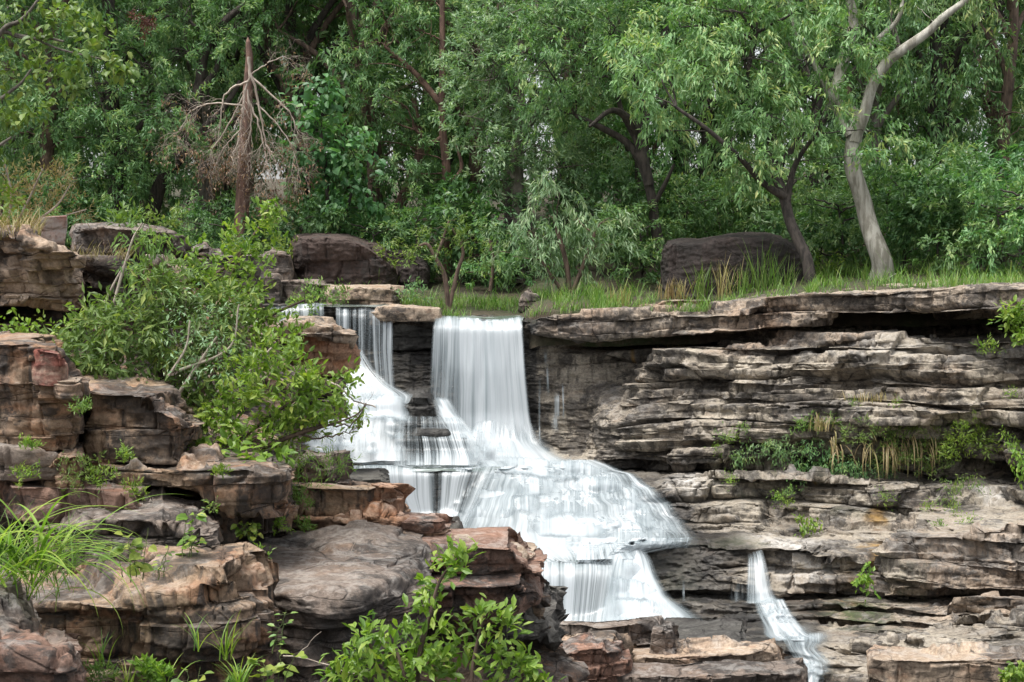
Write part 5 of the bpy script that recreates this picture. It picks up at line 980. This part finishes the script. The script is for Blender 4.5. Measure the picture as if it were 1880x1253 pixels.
# bottom bush
near('foreground_bush', 'bright bush of glossy paddle-shaped leaves at the bottom edge with one tall shoot', 'bush', (800, 1300, 8.6),
     [[(760,1300,8.6,6),(770,1200,8.6,5),(790,1130,8.6,4),(808,1070,8.6,3),(840,1025,8.6,2)], [(700,1300,8.6,5),(690,1230,8.6,4),(680,1180,8.6,3)], [(860,1300,8.6,5),(870,1210,8.6,4),(890,1130,8.6,3)], [(940,1300,8.6,4),(960,1240,8.6,3)], [(760,1300,8.5,4),(730,1200,8.5,3),(720,1160,8.5,2)]],
     [(700,1200,38),(655,1235,38),(745,1165,26),(800,1190,44),(850,1160,34),(890,1130,28),(905,1180,36),(780,1240,52),(700,1250,45),(860,1240,50),(930,1245,34),(960,1220,16),(985,1250,16),(805,1085,20),(822,1045,14),(845,1028,8),(785,1120,22),(640,1205,20),(920,1145,12),(670,1165,14),(620,1250,20)], 8.6, G_BRIGHT, B_BROWN, (.068, .027), 111, nl=10, tw=.10, clump=.036, dens=.72, up=.3, droop=0, style='paddle', jd=.12, branch_r=.006)

# ------------------------------------------------------------------ blades
def blades(R, az, el, curl, L, Wd, seg=6, power=1.3, fold=.25):
    n = len(R); az = np.asarray(az); D = np.stack([np.cos(az), np.sin(az), 0 * az], -1); S = np.stack([-np.sin(az), np.cos(az), 0 * az], -1)
    P = [R]; p = R.copy(); N = []
    for s in range(seg):
        e = el - curl * ((s + .5) / seg) ** power
        N.append(np.stack([-np.sin(e) * D[:, 0], -np.sin(e) * D[:, 1], np.cos(e)], -1))
        p = p + (L / seg)[:, None] * (np.cos(e)[:, None] * D + np.sin(e)[:, None] * np.array([0, 0, 1])); P.append(p)
    N.append(N[-1]); P = np.stack(P, 1); N = np.stack(N, 1)
    t = np.linspace(0, 1, seg + 1); w = (.55 + .45 * np.minimum(1, t * 4)) * (1 - t ** 2.2) + .02
    w = Wd[:, None] * w[None] / 2
    V = np.stack([P - S[:, None] * w[..., None], P - N * (w * fold)[..., None], P + S[:, None] * w[..., None]], 2)   # n, seg+1, 3
    o = np.arange(n)[:, None, None] * (seg + 1) * 3 + np.arange(seg)[None, :, None] * 3
    Q = np.concatenate([o + np.array([0, 1, 4, 3]), o + np.array([1, 2, 5, 4])], -1).reshape(-1, 4)
    return V.reshape(-1, 3), Q, 2 * seg
def grass_obj(name, label, cat, R, az, el, curl, L, Wd, mat, rng, seg=6, kind=None, group=None, base=None, rlo=0, rhi=1, **k):
    V, Q, f = blades(np.asarray(R, float), az, el, curl, L, Wd, seg, **k)
    o = mk(name, V, Q, None, mat, fattr=dict(rnd=np.repeat(rlo + (rhi - rlo) * rng.random(len(R)), f)), smooth=False)
    return tag(o, label, cat, group, kind)
rg = np.random.default_rng(21)
# terrace grass
n = 15000
px = np.concatenate([rg.uniform(640, 1200, 6500), rg.uniform(1200, 1520, 2200), rg.uniform(1480, 1960, 5600), rg.uniform(440, 660, 700)]); n = len(px)
u = rg.random(n)
d = np.interp(px, [440, 640, 790, 800, 955, 965, 1200, 1380, 1480, 1620, 1760, 1960], [33, 32.6, 32.2, 31.85, 31.85, 30.65, 30.2, 29.4, 28.7, 28.1, 27.5, 26.6]) + np.where(px < 1210, 2.4, np.where(px < 1500, 2.0, 5.0)) * u
x = (px - 940) / F * d; q = noise(x * 1.6, d * 1.2, 0, 5); keep = (q > -.35 + .3 * ((px > 1200) & (px < 1480))) & (noise(x * 5, d * 4, 0, 8) > -.2) & ~((px < 740) & (d < 32.6))
x, d, px, q = x[keep], d[keep], px[keep], q[keep]; n = len(x)
R = np.stack([x, d, floor_z(x, d) - .04], -1)
# near the cliff edge the blades root on the rock top
ry = W(px, np.interp(px, [950, 1000, 1060, 1200, 1300, 1400, 1480, 1560, 1650, 1760, 1880, 2000], [584, 576, 571, 570, 570, 552, 541, 537, 532, 524, 526, 527]), d)[:, 2]
R[:, 2] = np.where(px > 955, np.maximum(R[:, 2], ry - .03), R[:, 2])
L = rg.uniform(.14, .36, n) * (1 + .7 * np.clip(q, 0, 1)) * np.where(rg.random(n) < .06, 1.9, 1)
L = L * np.where(px > 1480, .95, np.where(px < 1200, .9, .75))
grass_obj('grass', 'green and straw-tipped grass covering the terrace above the fall', 'grass', R, rg.uniform(0, 6.28, n), rg.uniform(1.1, 1.55, n), rg.uniform(.3, 1.5, n), L, rg.uniform(.008, .016, n), G_GRASS, rg, 4, kind='stuff')
def clumpgrass(label, px, d, n, h, spread=.1, mat=None, z=None, seed=1, wd=(.01, .02), curl=(.2, .9), name='grass_clump', py=None, group=None, el=(1.2, 1.57), cat='grass clump', seg=6, az=None, rhi=1.0):
    r = np.random.default_rng(seed); c = ground_at(px, d) if py is None else W(px, py, d)
    R = c + r.normal(0, 1, (n, 3)) * [spread, spread * .7, 0] - [0, 0, .02]
    return grass_obj(name, label, cat, R, r.uniform(0, 6.28, n) if az is None else r.normal(az[0], az[1], n), r.uniform(*el, n), r.uniform(*curl, n), r.uniform(.6, 1.05, n) * h, r.uniform(*wd, n), mat or G_GRASS, r, seg, group=group, rhi=rhi)
TG = 'tall stiff grass clumps before the huge boulder'
for i, (px_, h) in enumerate([(1245, .5), (1290, .8), (1330, .95), (1362, .8), (1395, 1.25), (1420, 1.0), (1448, .85), (1225, .45), (1135, .5), (1110, .45)]):
    clumpgrass(f'tall stiff grass clump before the huge boulder, number {i}', px_, 31.2, 34, h, .10, G_STRAW if i in (0, 2, 7, 8) else G_GRASS, seed=30 + i, group=TG, wd=(.012, .024), curl=(.1, .7), py=548 if px_ > 1200 else None)['label'] = \
        ['straw-coloured grass clump at the left end of the huge boulder', 'green grass clump before the rusty end of the huge boulder', 'tall pale grass clump left of the middle of the huge boulder', 'green grass clump at the middle of the huge boulder', 'tallest green grass spike before the huge boulder', 'green grass spike beside the tallest one', 'green grass clump nearest the leaning dark trunk', 'short dry grass clump beyond the left end of the huge boulder', 'dry grass clump at the right end of the lush terrace grass', 'dry grass clump under the willowy bush'][i]

# bottom left tussock of long arching blades
r = np.random.default_rng(3); n = 95
R = W(r.normal(35, 48, n), r.normal(1055, 22, n), 9.0 + r.normal(0, .12, n))
az = np.where(r.random(n) < .72, r.normal(-.15, .5, n), r.normal(3.0, .5, n))
tag(grass_obj('arching_grass', 'tussock of long arching green blades at the left edge', 'grass tussock', R, az, r.uniform(.75, 1.45, n), r.uniform(1.3, 2.5, n), r.uniform(.45, .92, n), r.uniform(.014, .028, n), G_BRIGHT, r, 14, power=1.1, rlo=.2), None)
r = np.random.default_rng(4); n = 160
R = W(r.uniform(-40, 140, n), r.normal(1045, 30, n), 9.4 + r.normal(0, .15, n))
grass_obj('short_grass', 'finer upright grass growing inside the arching tussock', 'grass clump', R, r.uniform(0, 6.28, n), r.uniform(.9, 1.5, n), r.uniform(.3, 1.3, n), r.uniform(.15, .36, n), r.uniform(.005, .011, n), G_YEL, r, 6)
def herb(label, stems, seed, mat=None, leaf=(.08, .06), name='leafy_plant', cat='plant', n=7, style='oval', group=None, droop=.35):
    """upright stems (px, py, d, height px, lean px) carrying pairs of leaves"""
    r = np.random.default_rng(seed); mat = mat or G_BRIGHT; parts = []; lines = []
    for (x, y, d, h, lean) in stems:
        C = curve([W(x, y, d), W(x + lean * .3, y - h * .5, d), W(x + lean, y - h, d)], 10, .003, r); lines.append((C, np.linspace(.0035, .0015, 10) * (d / 9)))
        k = n; i = np.sort(r.integers(2, 10, k)); B = C[i]; a = r.uniform(0, 6.28, k)
        ax = unit(np.stack([np.cos(a), np.sin(a) * .8, r.uniform(-droop, .5, k)], -1)); pet = .03 * ax
        ll = leaf[0] * r.uniform(.55, 1.1, k); nn = unit(np.stack([r.normal(0, .3, k), r.normal(-.55, .3, k), np.ones(k)], -1))
        V, Q, T, f = leaves(B + pet, ax, nn, ll, ll * leaf[1] / leaf[0], style); c = r.random(k)
        parts.append((V, Q, T, np.repeat(c, 2) if f == 2 else np.concatenate([np.repeat(c, 2), np.repeat(c, 4)])))
        for b, e in zip(B, B + pet): lines.append((np.array([b, (b + e) / 2, e]), np.full(3, .0014 * d / 9)))
    o = empty(name, W(*stems[0][:3]), label, cat, group); V, Q, T, fr = join(parts)
    mk('leaves', V, Q, T, mat, parent=o, fattr=dict(rnd=fr), smooth=False)
    V, Q = tube_mesh(lines, 5); mk('stem', V, Q, None, G_STEM, parent=o); return o
G_STEM = bark_mat('green_stem', (0.07, 0.10, 0.03), (0.13, 0.16, 0.05))
herb('cluster of large soft oval leaves beside the arching grass', [(240,1070,9.3,85,-5),(262,1065,9.3,95,10),(225,1060,9.4,60,-20),(250,1060,9.3,60,-12)], 1, leaf=(.085, .07), n=7)
herb('upright plant of pale broad leaves on the dark block', [(335,1030,10.2,80,8),(350,1025,10.2,90,4),(345,1030,10.2,50,20)], 2, leaf=(.075, .06), n=7)
herb('small leafy weed between the two broad-leafed plants', [(290,1065,9.6,60,20),(300,1060,9.6,45,5)], 3, leaf=(.045, .02), n=9)
herb('plant of round leaves at the bottom edge left of the foreground bush', [(495,1275,8.7,70,-15),(510,1280,8.7,85,5),(520,1275,8.7,70,20),(485,1275,8.7,60,-12)], 4, leaf=(.075, .06), n=5)
herb('yellow-green sprig against the grey slab at the bottom', [(500,1200,9.4,60,20),(515,1200,9.4,80,10)], 5, G_YEL, leaf=(.05, .025), n=8)
herb('round-leafed seedling at the bottom edge in front of the brown block', [(345,1275,8.6,45,0),(360,1275,8.6,50,8)], 6, leaf=(.065, .055), n=4)
herb('cluster of heart-shaped leaves in the notch between the ledges', [(455,985,11.3,22,-5),(460,985,11.3,30,3),(450,985,11.3,26,-8),(465,985,11.3,14,8)], 7, leaf=(.055, .045), n=9, droop=.9)
herb('leafy sprig in the gap under the long ledge block', [(385,942,11.0,22,0),(392,942,11.0,26,6)], 8, leaf=(.05, .018), n=9, style='lance')
LG = 'tufts and small plants rooted on the ledges'
def tuft(label, px, py, d, r_, mat, seed, leaf=(.035, .010), n=3, **k):
    rr = np.random.default_rng(seed); pts = [(px + rr.normal(0, r_ * .45), py + rr.normal(0, r_ * .3), r_ * rr.uniform(.5, .8)) for _ in range(n)]
    a = dict(nl=10, tw=.05 * d / 11, clump=.022 * d / 11, dens=.8, style='lance', up=.5, droop=.1, group=LG, branch_r=.003); a.update(k)
    return near('ledge_plant', label, 'plant', (px, py + r_, d), [], pts, d, mat, B_BROWN, leaf, seed, jd=.03, crown='foliage', **a)
tuft('pale green tuft hanging over the tan low block', 138, 862, 10.95, 34, G_YEL, 201, n=4, leaf=(.03, .006))
tuft('small leafy tuft on the dark low block at the left edge', 40, 872, 10.95, 18, G_BRIGHT, 202)
tuft('upright weed beside the tan low block', 178, 880, 10.95, 22, G_BRIGHT, 203)
tuft('low green tuft on the red-brown sloping slab', 245, 898, 11.0, 20, G_BRIGHT, 204)
tuft('tiny round-leafed patch on top of the long ledge block', 402, 862, 11.0, 13, G_BRIGHT, 205)
tuft('pale feathery weed at the right end of the long ledge block', 545, 915, 12.6, 26, G_YEL, 206, n=4, leaf=(.035, .007))
tuft('green tuft at the foot of the narrow brown block', 475, 920, 11.9, 18, G_BRIGHT, 207)
tuft('leafy weed behind the heart-shaped leaves', 510, 968, 12.0, 18, G_BRIGHT, 208)
tuft('bushy green weed growing on the grey slab', 478, 1035, 10.8, 24, G_BRIGHT, 209, n=4)
tuft('sparse weed at the corner of the lower orange course', 560, 965, 12.5, 14, G_YEL, 210)
tuft('leafy tuft on the tall brown block under its red scar', 150, 745, 11.0, 18, G_YEL, 211)
tuft('small tuft low on the face of the tall brown block', 50, 820, 11.0, 14, G_BRIGHT, 212)
tuft('green tuft at the foot of the long ledge block', 225, 835, 11.3, 16, G_BRIGHT, 213)
tuft('green weed in front of the brown block at the bottom edge', 180, 1235, 9.1, 26, G_YEL, 214, n=4)
tuft('low green leaves at the bottom edge under the brown block', 285, 1240, 9.0, 26, G_BRIGHT, 215, n=4, leaf=(.045, .02))
tuft('short green weeds at the bottom edge left of the round leaves', 420, 1250, 8.9, 26, G_YEL, 216, n=4)
# slim grasses in front of the brown block
def sprig(label, px, py, d, n, h, seed, az=None, **k): return clumpgrass(label, px, d, n, h, .012 * d / 9, G_BRIGHT, seed=seed, py=py, wd=(.006, .012), curl=(.4, 1.5), el=(1.0, 1.5), group='slim grasses along the bottom edge', seg=8, **k)
sprig('slim grass with drooping blades before the right end of the brown block', 415, 1205, 9.2, 15, .34, 1)
sprig('slim grass stem before the middle of the brown block', 365, 1190, 9.3, 6, .30, 2)
sprig('bamboo-like grass sprig before the left part of the brown block', 185, 1215, 9.2, 10, .24, 3)
sprig('tall single grass spikes at the bottom edge before the brown block', 308, 1260, 9.0, 6, .30, 4)
sprig('spreading low grass at the bottom edge right of the brown block', 440, 1260, 8.9, 26, .26, 5)
sprig('straggly grass at the bottom edge below the big red boulder', 235, 1270, 8.9, 20, .24, 6)
# bare stalks
for i, (a, b, c) in enumerate([((640,1030,11.9),(650,1000,11.9),(672,962,11.9)), ((210,968,11),(225,945,11),(238,920,11)), ((270,970,11),(276,945,11),(282,918,11))]):
    V, Q = tube_mesh([(curve([W(*a), W(*b), W(*c)], 8, .002, rg), np.linspace(.003, .001, 8))], 5)
    tag(mk('dry_stalk', V, Q, None, B_TWIG), ['thin dry stalk rising from the grey slab', 'dark dry stalk on the grey stone wedge', 'second dry stalk farther right on the grey stone wedge'][i], 'stalk')
V, Q = tube_mesh([(curve([W(520,1205,8.9), W(560,1208,8.9), W(640,1235,8.8), W(700,1240,8.8)], 14, .004, rg), np.linspace(.005, .0025, 14)), (curve([W(545,1206,8.9), W(560,1190,8.9), W(590,1160,8.9)], 8, .004, rg), np.linspace(.003, .0015, 8))], 5)
tag(mk('dead_twig', V, Q, None, B_TWIG), 'bleached dead twig left of the foreground bush', 'twig')

# ------------------------------------------------------------------ plants on the right cliff
RG = 'green growth hanging on the right cliff ledges'
def hang(label, pts, d, mat, seed, leaf=(.07, .016), **k):
    a = dict(nl=14, tw=.16, clump=.055, dens=1.0, style='lance', up=.0, droop=.7, group=RG, branch_r=.005); a.update(k)
    return near('hanging_fern', label, 'fern', (pts[0][0], pts[0][1] + pts[0][2], d), [], pts, d, mat, B_BROWN, leaf, seed, jd=.08, crown='fronds', **a)
hang('row of small green ferns under the mid ledge', [(1365,835,16),(1390,820,20),(1415,822,22),(1440,820,20),(1455,832,16),(1352,838,8)], 27.0, G_MID, 301)
hang('dark green ferns hanging in the shaded recess', [(1475,845,22),(1500,835,24),(1475,870,16),(1510,865,18),(1530,845,22),(1555,850,22),(1580,860,20),(1545,875,12),(1600,875,20),(1625,870,20),(1490,815,12)], 26.9, G_MID, 302)
hang('yellow-green weeds above the hanging straw', [(1590,790,20),(1620,800,24),(1655,805,24),(1690,812,26),(1720,800,22),(1640,780,18),(1700,835,22),(1680,780,16),(1735,830,20),(1660,830,20),(1640,830,22),(1620,850,20),(1690,850,22),(1720,855,18),(1560,800,14)], 26.3, G_YEL, 303, up=.3, droop=.2)
hang('bright green mound of soft plants at the right of the ledge', [(1780,790,26),(1800,805,26),(1765,815,24),(1790,775,18),(1815,820,18),(1750,830,18)], 25.9, G_BRIGHT, 304, up=.3, droop=.2)
hang('small green plant at the right end of the ledge', [(1850,800,12),(1860,812,10)], 25.4, G_BRIGHT, 305)
hang('tuft of weeds on the shelf left of the straw', [(1485,775,16),(1505,785,14),(1470,790,10),(1530,770,10)], 26.8, G_YEL, 306, up=.4, droop=.1)
hang('round green plant on the lower ledges', [(1482,958,11),(1472,960,8),(1492,960,8)], 25.5, G_BRIGHT, 307, leaf=(.08, .035), nl=9)
hang('green plant in the ochre-stained notch', [(1588,1050,10),(1592,1066,9),(1583,1058,6)], 23.1, G_BRIGHT, 308, leaf=(.08, .05), nl=7)
hang('leafy bush entering at the right edge below the cap ledge', [(1860,580,22),(1880,600,28),(1850,600,14),(1900,570,30),(1870,620,14)], 24.9, G_BRIGHT, 309, leaf=(.10, .045), nl=10, style='oval', up=.2, droop=.1)
hang('sprig of leaves on the shelf left of the edge bush', [(1820,634,10),(1805,636,8)], 25.6, G_BRIGHT, 310, up=.4, droop=.1)
hang('leafy twigs hanging in at the right edge beside the dark recess', [(1875,845,16),(1890,860,20),(1868,830,8)], 24.7, G_BRIGHT, 311, leaf=(.08, .035), style='oval', nl=9)
hang('green weeds around the wet hollow on the right', [(1745,900,18),(1760,880,14),(1790,885,12),(1738,925,12)], 25.6, G_YEL, 312)
hang('bright bush poking into the bottom right corner', [(1860,1225,16),(1880,1240,22),(1840,1245,12)], 16.6, G_BRIGHT, 313, leaf=(.06, .03), style='oval', clump=.035, tw=.08)
for i, (x_, y_, d_, r_) in enumerate([(1336,882,27.1,7),(1445,905,26.6,7),(1425,912,26.6,5),(1445,925,26.5,5),(1620,908,26,7),(1628,920,26,6),(1772,953,24.3,8),(1722,968,24.2,7),(1702,930,25.3,4),(1750,935,25,5),(1325,803,27.7,6),(1345,805,27.6,7),(1310,828,27.8,5),(1365,785,27.5,6),(1160,622,31.2,6),(1855,722,25.4,6),(1570,740,27,5),(1640,745,26.5,5)]):
    o = hang('t', [(x_, y_, r_), (x_ + r_ * .8, y_ + 1, r_ * .7)], d_ - .25, [G_BRIGHT, G_YEL, G_BRIGHT][i % 3], 330 + i, leaf=(.05, .014), nl=9, up=.4, droop=.1, clump=.05)
    o.name = 'small_weed'; o['category'] = 'weed'; o['group'] = 'small weeds in the cracks of the right cliff'
    o['label'] = 'small weed ' + ['on the pale bleached ledge beside the middle cascade','on the ledge below the row of ferns','just left of the weed below the ferns','one bed lower under the ferns','above the ochre-stained band','just under the weed above the ochre band','at the left end of the long pale lower rock','on the rim of the lower ledge right of the ochre notch','below the wet hollow','right of the weed below the wet hollow','left of a twin on the mid ledge above the ferns','right twin on the mid ledge above the ferns','lowest left on the ledge above the ferns','above the row of ferns near the shelf','in the crack under the cliff cap right of the main fall','near the right edge halfway up the cliff','under the long overhang in the middle of the cliff','on the shelf above the yellow-green weeds'][i]
# straw hanging from the ledge
r = np.random.default_rng(8); n = 100
R = W(r.choice([1535,1595,1625,1640,1655,1665,1700,1712], n) + r.normal(0, 10, n), r.normal(812, 8, n), 26.4 + r.normal(0, .08, n))
grass_obj('hanging_straw', 'dry straw hanging down over the shaded recess', 'dry grass', R, r.normal(-1.57, .5, n), r.uniform(-.2, .6, n), r.uniform(1.5, 2.2, n), r.uniform(.25, .62, n), r.uniform(.012, .024, n), G_STRAW, r, 8, power=.35)
clumpgrass('dry grass clump standing on the shelf above the ferns', 1508, 26.7, 40, .35, .08, G_STRAW, seed=61, py=790)
clumpgrass('sparse dry grass on the sloping bed in the middle of the cliff', 1600, 26.5, 50, .2, .25, G_STRAW, seed=62, py=735)
clumpgrass('dry grass at the mouth of the hollow under the cliff cap', 1240, 30.4, 26, .22, .2, G_STRAW, seed=63, py=640)

# ------------------------------------------------------------------ upper left: dry brush, stone marker, overhanging branches
near('dry_brush', 'tangle of dry tan twigs and brown leaves at the left edge above the orange-brown rock', 'bush', (60, 420, 15.5),
     [[(20,430,15.5,3),(50,370,15.5,2),(80,310,15.5,1.5)], [(30,430,15.5,3),(100,380,15.5,2),(130,340,15.5,1)], [(10,430,15.5,3),(20,360,15.5,2),(10,300,15.5,1)], [(60,430,15.5,2),(110,400,15.5,1.5),(160,385,15.5,1)]],
     [(40,350,40),(90,340,32),(110,320,22),(20,390,36),(70,385,32),(120,370,22),(10,340,30),(60,310,18),(150,392,14)], 15.6, G_STRAW, B_TWIG, (.06, .009), 401, nl=13, brfrac=1, style='lance', dens=1.0, branch_r=.006, up=.3, droop=0)
r = np.random.default_rng(9); n = 260
R = W(r.uniform(-30, 75, n), r.normal(432, 5, n), 14.3 + r.uniform(-.2, .5, n))
grass_obj('dry_grass', 'dry yellow grass on top of the overhanging rock at the left edge', 'dry grass', R, r.uniform(0, 6.28, n), r.uniform(1, 1.5, n), r.uniform(.3, 1.4, n), r.uniform(.12, .3, n), r.uniform(.005, .010, n), G_STRAW, r, 6, rhi=1)
r = np.random.default_rng(10); n = 150
R = W(r.uniform(120, 240, n), r.normal(478, 4, n), 15.6 + r.uniform(-.2, .4, n))
grass_obj('dry_grass', 'dry grass fringe before the long grey rock', 'dry grass', R, r.uniform(0, 6.28, n), r.uniform(.8, 1.4, n), r.uniform(.3, 1.4, n), r.uniform(.10, .22, n), r.uniform(.004, .008, n), G_STRAW, r, 6)
def painted():
    m = NT('faded_paint'); P = m.pos(); a = m.noise(P, 5, 6, .7); b = m.noise(P, 14, 5, .7)
    z = m.n('SeparateXYZ', {0: P}).outputs[2]; top = m.ramp(m.math('ADD', z, m.math('MULTIPLY', a, .12)), 6.37, 6.45)
    col = m.mix(m.ramp(a, .4, .6), (.42, .36, .33), (.36, .24, .20)); col = m.mix(m.math('MULTIPLY', top, m.ramp(b, .35, .6)), col, (.34, .10, .07)); col = m.mix(m.ramp(b, .55, .7), col, (.16, .12, .10))
    bp = m.n('Bump', {'Height': b, 'Strength': .6, 'Distance': .02}); return m.out(m.n('BsdfPrincipled', {'Base Color': col, 'Roughness': .9, 'Normal': bp.outputs[0]}))
rock('squared stone block with faded red and white paint above the overhanging rock', [(74,393,446,15.2),(98,391,446,15.15),(124,394,446,15.2)], .35, painted(), endr=.03, sv=1, su=0, amp=.12, jamp=.02, fine=.004, top=.006, name='painted_stone', group=None, cat='stone marker')
near('overhanging_tree', 'branches of rounded yellow-green leaves reaching in at the top left corner', 'tree', (-180, 560, 15),
     [[(-180,560,15,20),(-120,300,15,16),(-60,120,15,12),(0,62,15,5),(40,50,15,4),(70,15,15,2.5),(85,-20,15,2)], [(-60,110,15,9),(0,60,15,4),(30,65,15,3),(80,72,15,3),(120,80,15,2)], [(-90,200,15,9),(-20,190,15,4),(25,160,15,3),(60,130,15,2)], [(-100,260,15,8),(-20,270,15,4),(20,250,15,2)], [(10,60,15,3),(60,70,15,2.5),(110,90,15,2),(190,110,15,1.5)]],
     [(60,15,40),(120,40,38),(165,90,26),(40,100,34),(25,165,36),(95,130,26),(140,115,24),(15,225,30),(210,118,12),(105,0,36),(60,200,20),(160,20,30),(0,40,40),(-20,120,45),(-30,200,45),(130,160,14),(185,60,20),(-10,280,30),(230,125,7)], 15, G_YEL, B_GREY, (.075, .045), 402, nl=9, dens=.62, tw=.16, clump=.05, droop=.3, jd=.3, gap=-.1)
near('leafy_shoots', 'green leafy shoots at the left edge under the overhanging branches', 'shrub', (0, 400, 14.9), [[(0,410,14.9,3),(5,360,14.9,2)]], [(5,370,22),(-10,340,24),(0,395,18)], 14.9, G_BRIGHT, B_BROWN, (.07, .03), 403, nl=9, dens=.8)
near('hollow_plants', 'green vines in the dark hollow below the overhanging rock', 'vine', (30, 620, 14.1), [], [(20,590,24),(60,600,20),(0,620,28),(95,615,16),(40,630,22),(120,600,14),(165,570,20)], 14.1, G_BRIGHT, B_BROWN, (.06, .03), 404, nl=9, dens=.6)
# dark red clump high in the tree
near('withered_clump', 'withered dark red clump of leaves hanging high in the spreading tree', 'dead leaves', (262, 60, 36.4), [], [(262,45,16),(255,30,9),(272,35,9)], 36.3, G_RED if 'G_RED' in globals() else leaf_mat('dark_red_leaves', [(0.05, .012, .01), (.09, .025, .02), (.12, .04, .03), (.16, .06, .04)], .2), B_DARK, (.13, .03), 405, nl=12, clump=.07, tw=.2, style='lance', crown='leaves')
# understorey weeds right behind the left boulders
for i, (x_, y_, d_, r_, mt) in enumerate([(230,405,17.6,16,G_YEL),(300,405,22,16,G_YEL),(520,455,34.9,22,G_BRIGHT),(440,455,34,20,G_BRIGHT),(580,540,31.6,20,G_YEL),(560,560,31,14,G_BRIGHT),(720,470,34.6,20,G_BRIGHT),(760,540,32.4,20,G_MID),(1510,485,33,24,G_BRIGHT),(620,545,31.8,14,G_YEL)]):
    hang(['yellow-green weeds on top of the long grey rock','weeds at the back of the long grey rock','bright low plants behind the grey cracked boulder','bright low plants behind the dark low rock','yellow-green weed at the lip of the left falls','small leafy weed over the left falls','bright plants beside the black boulder','green plant at the foot of the black boulder','leafy bush between the leaning trunk and the pale trunk','weeds on the flat grey rock by the stream'][i], [(x_, y_, r_), (x_ + r_, y_ + 2, r_ * .7), (x_ - r_, y_ + 2, r_ * .7)], d_, mt, 360 + i, leaf=(.09, .03), nl=10, up=.4, droop=.1, clump=.07, tw=.2)['group'] = 'low plants at the back of the terrace'
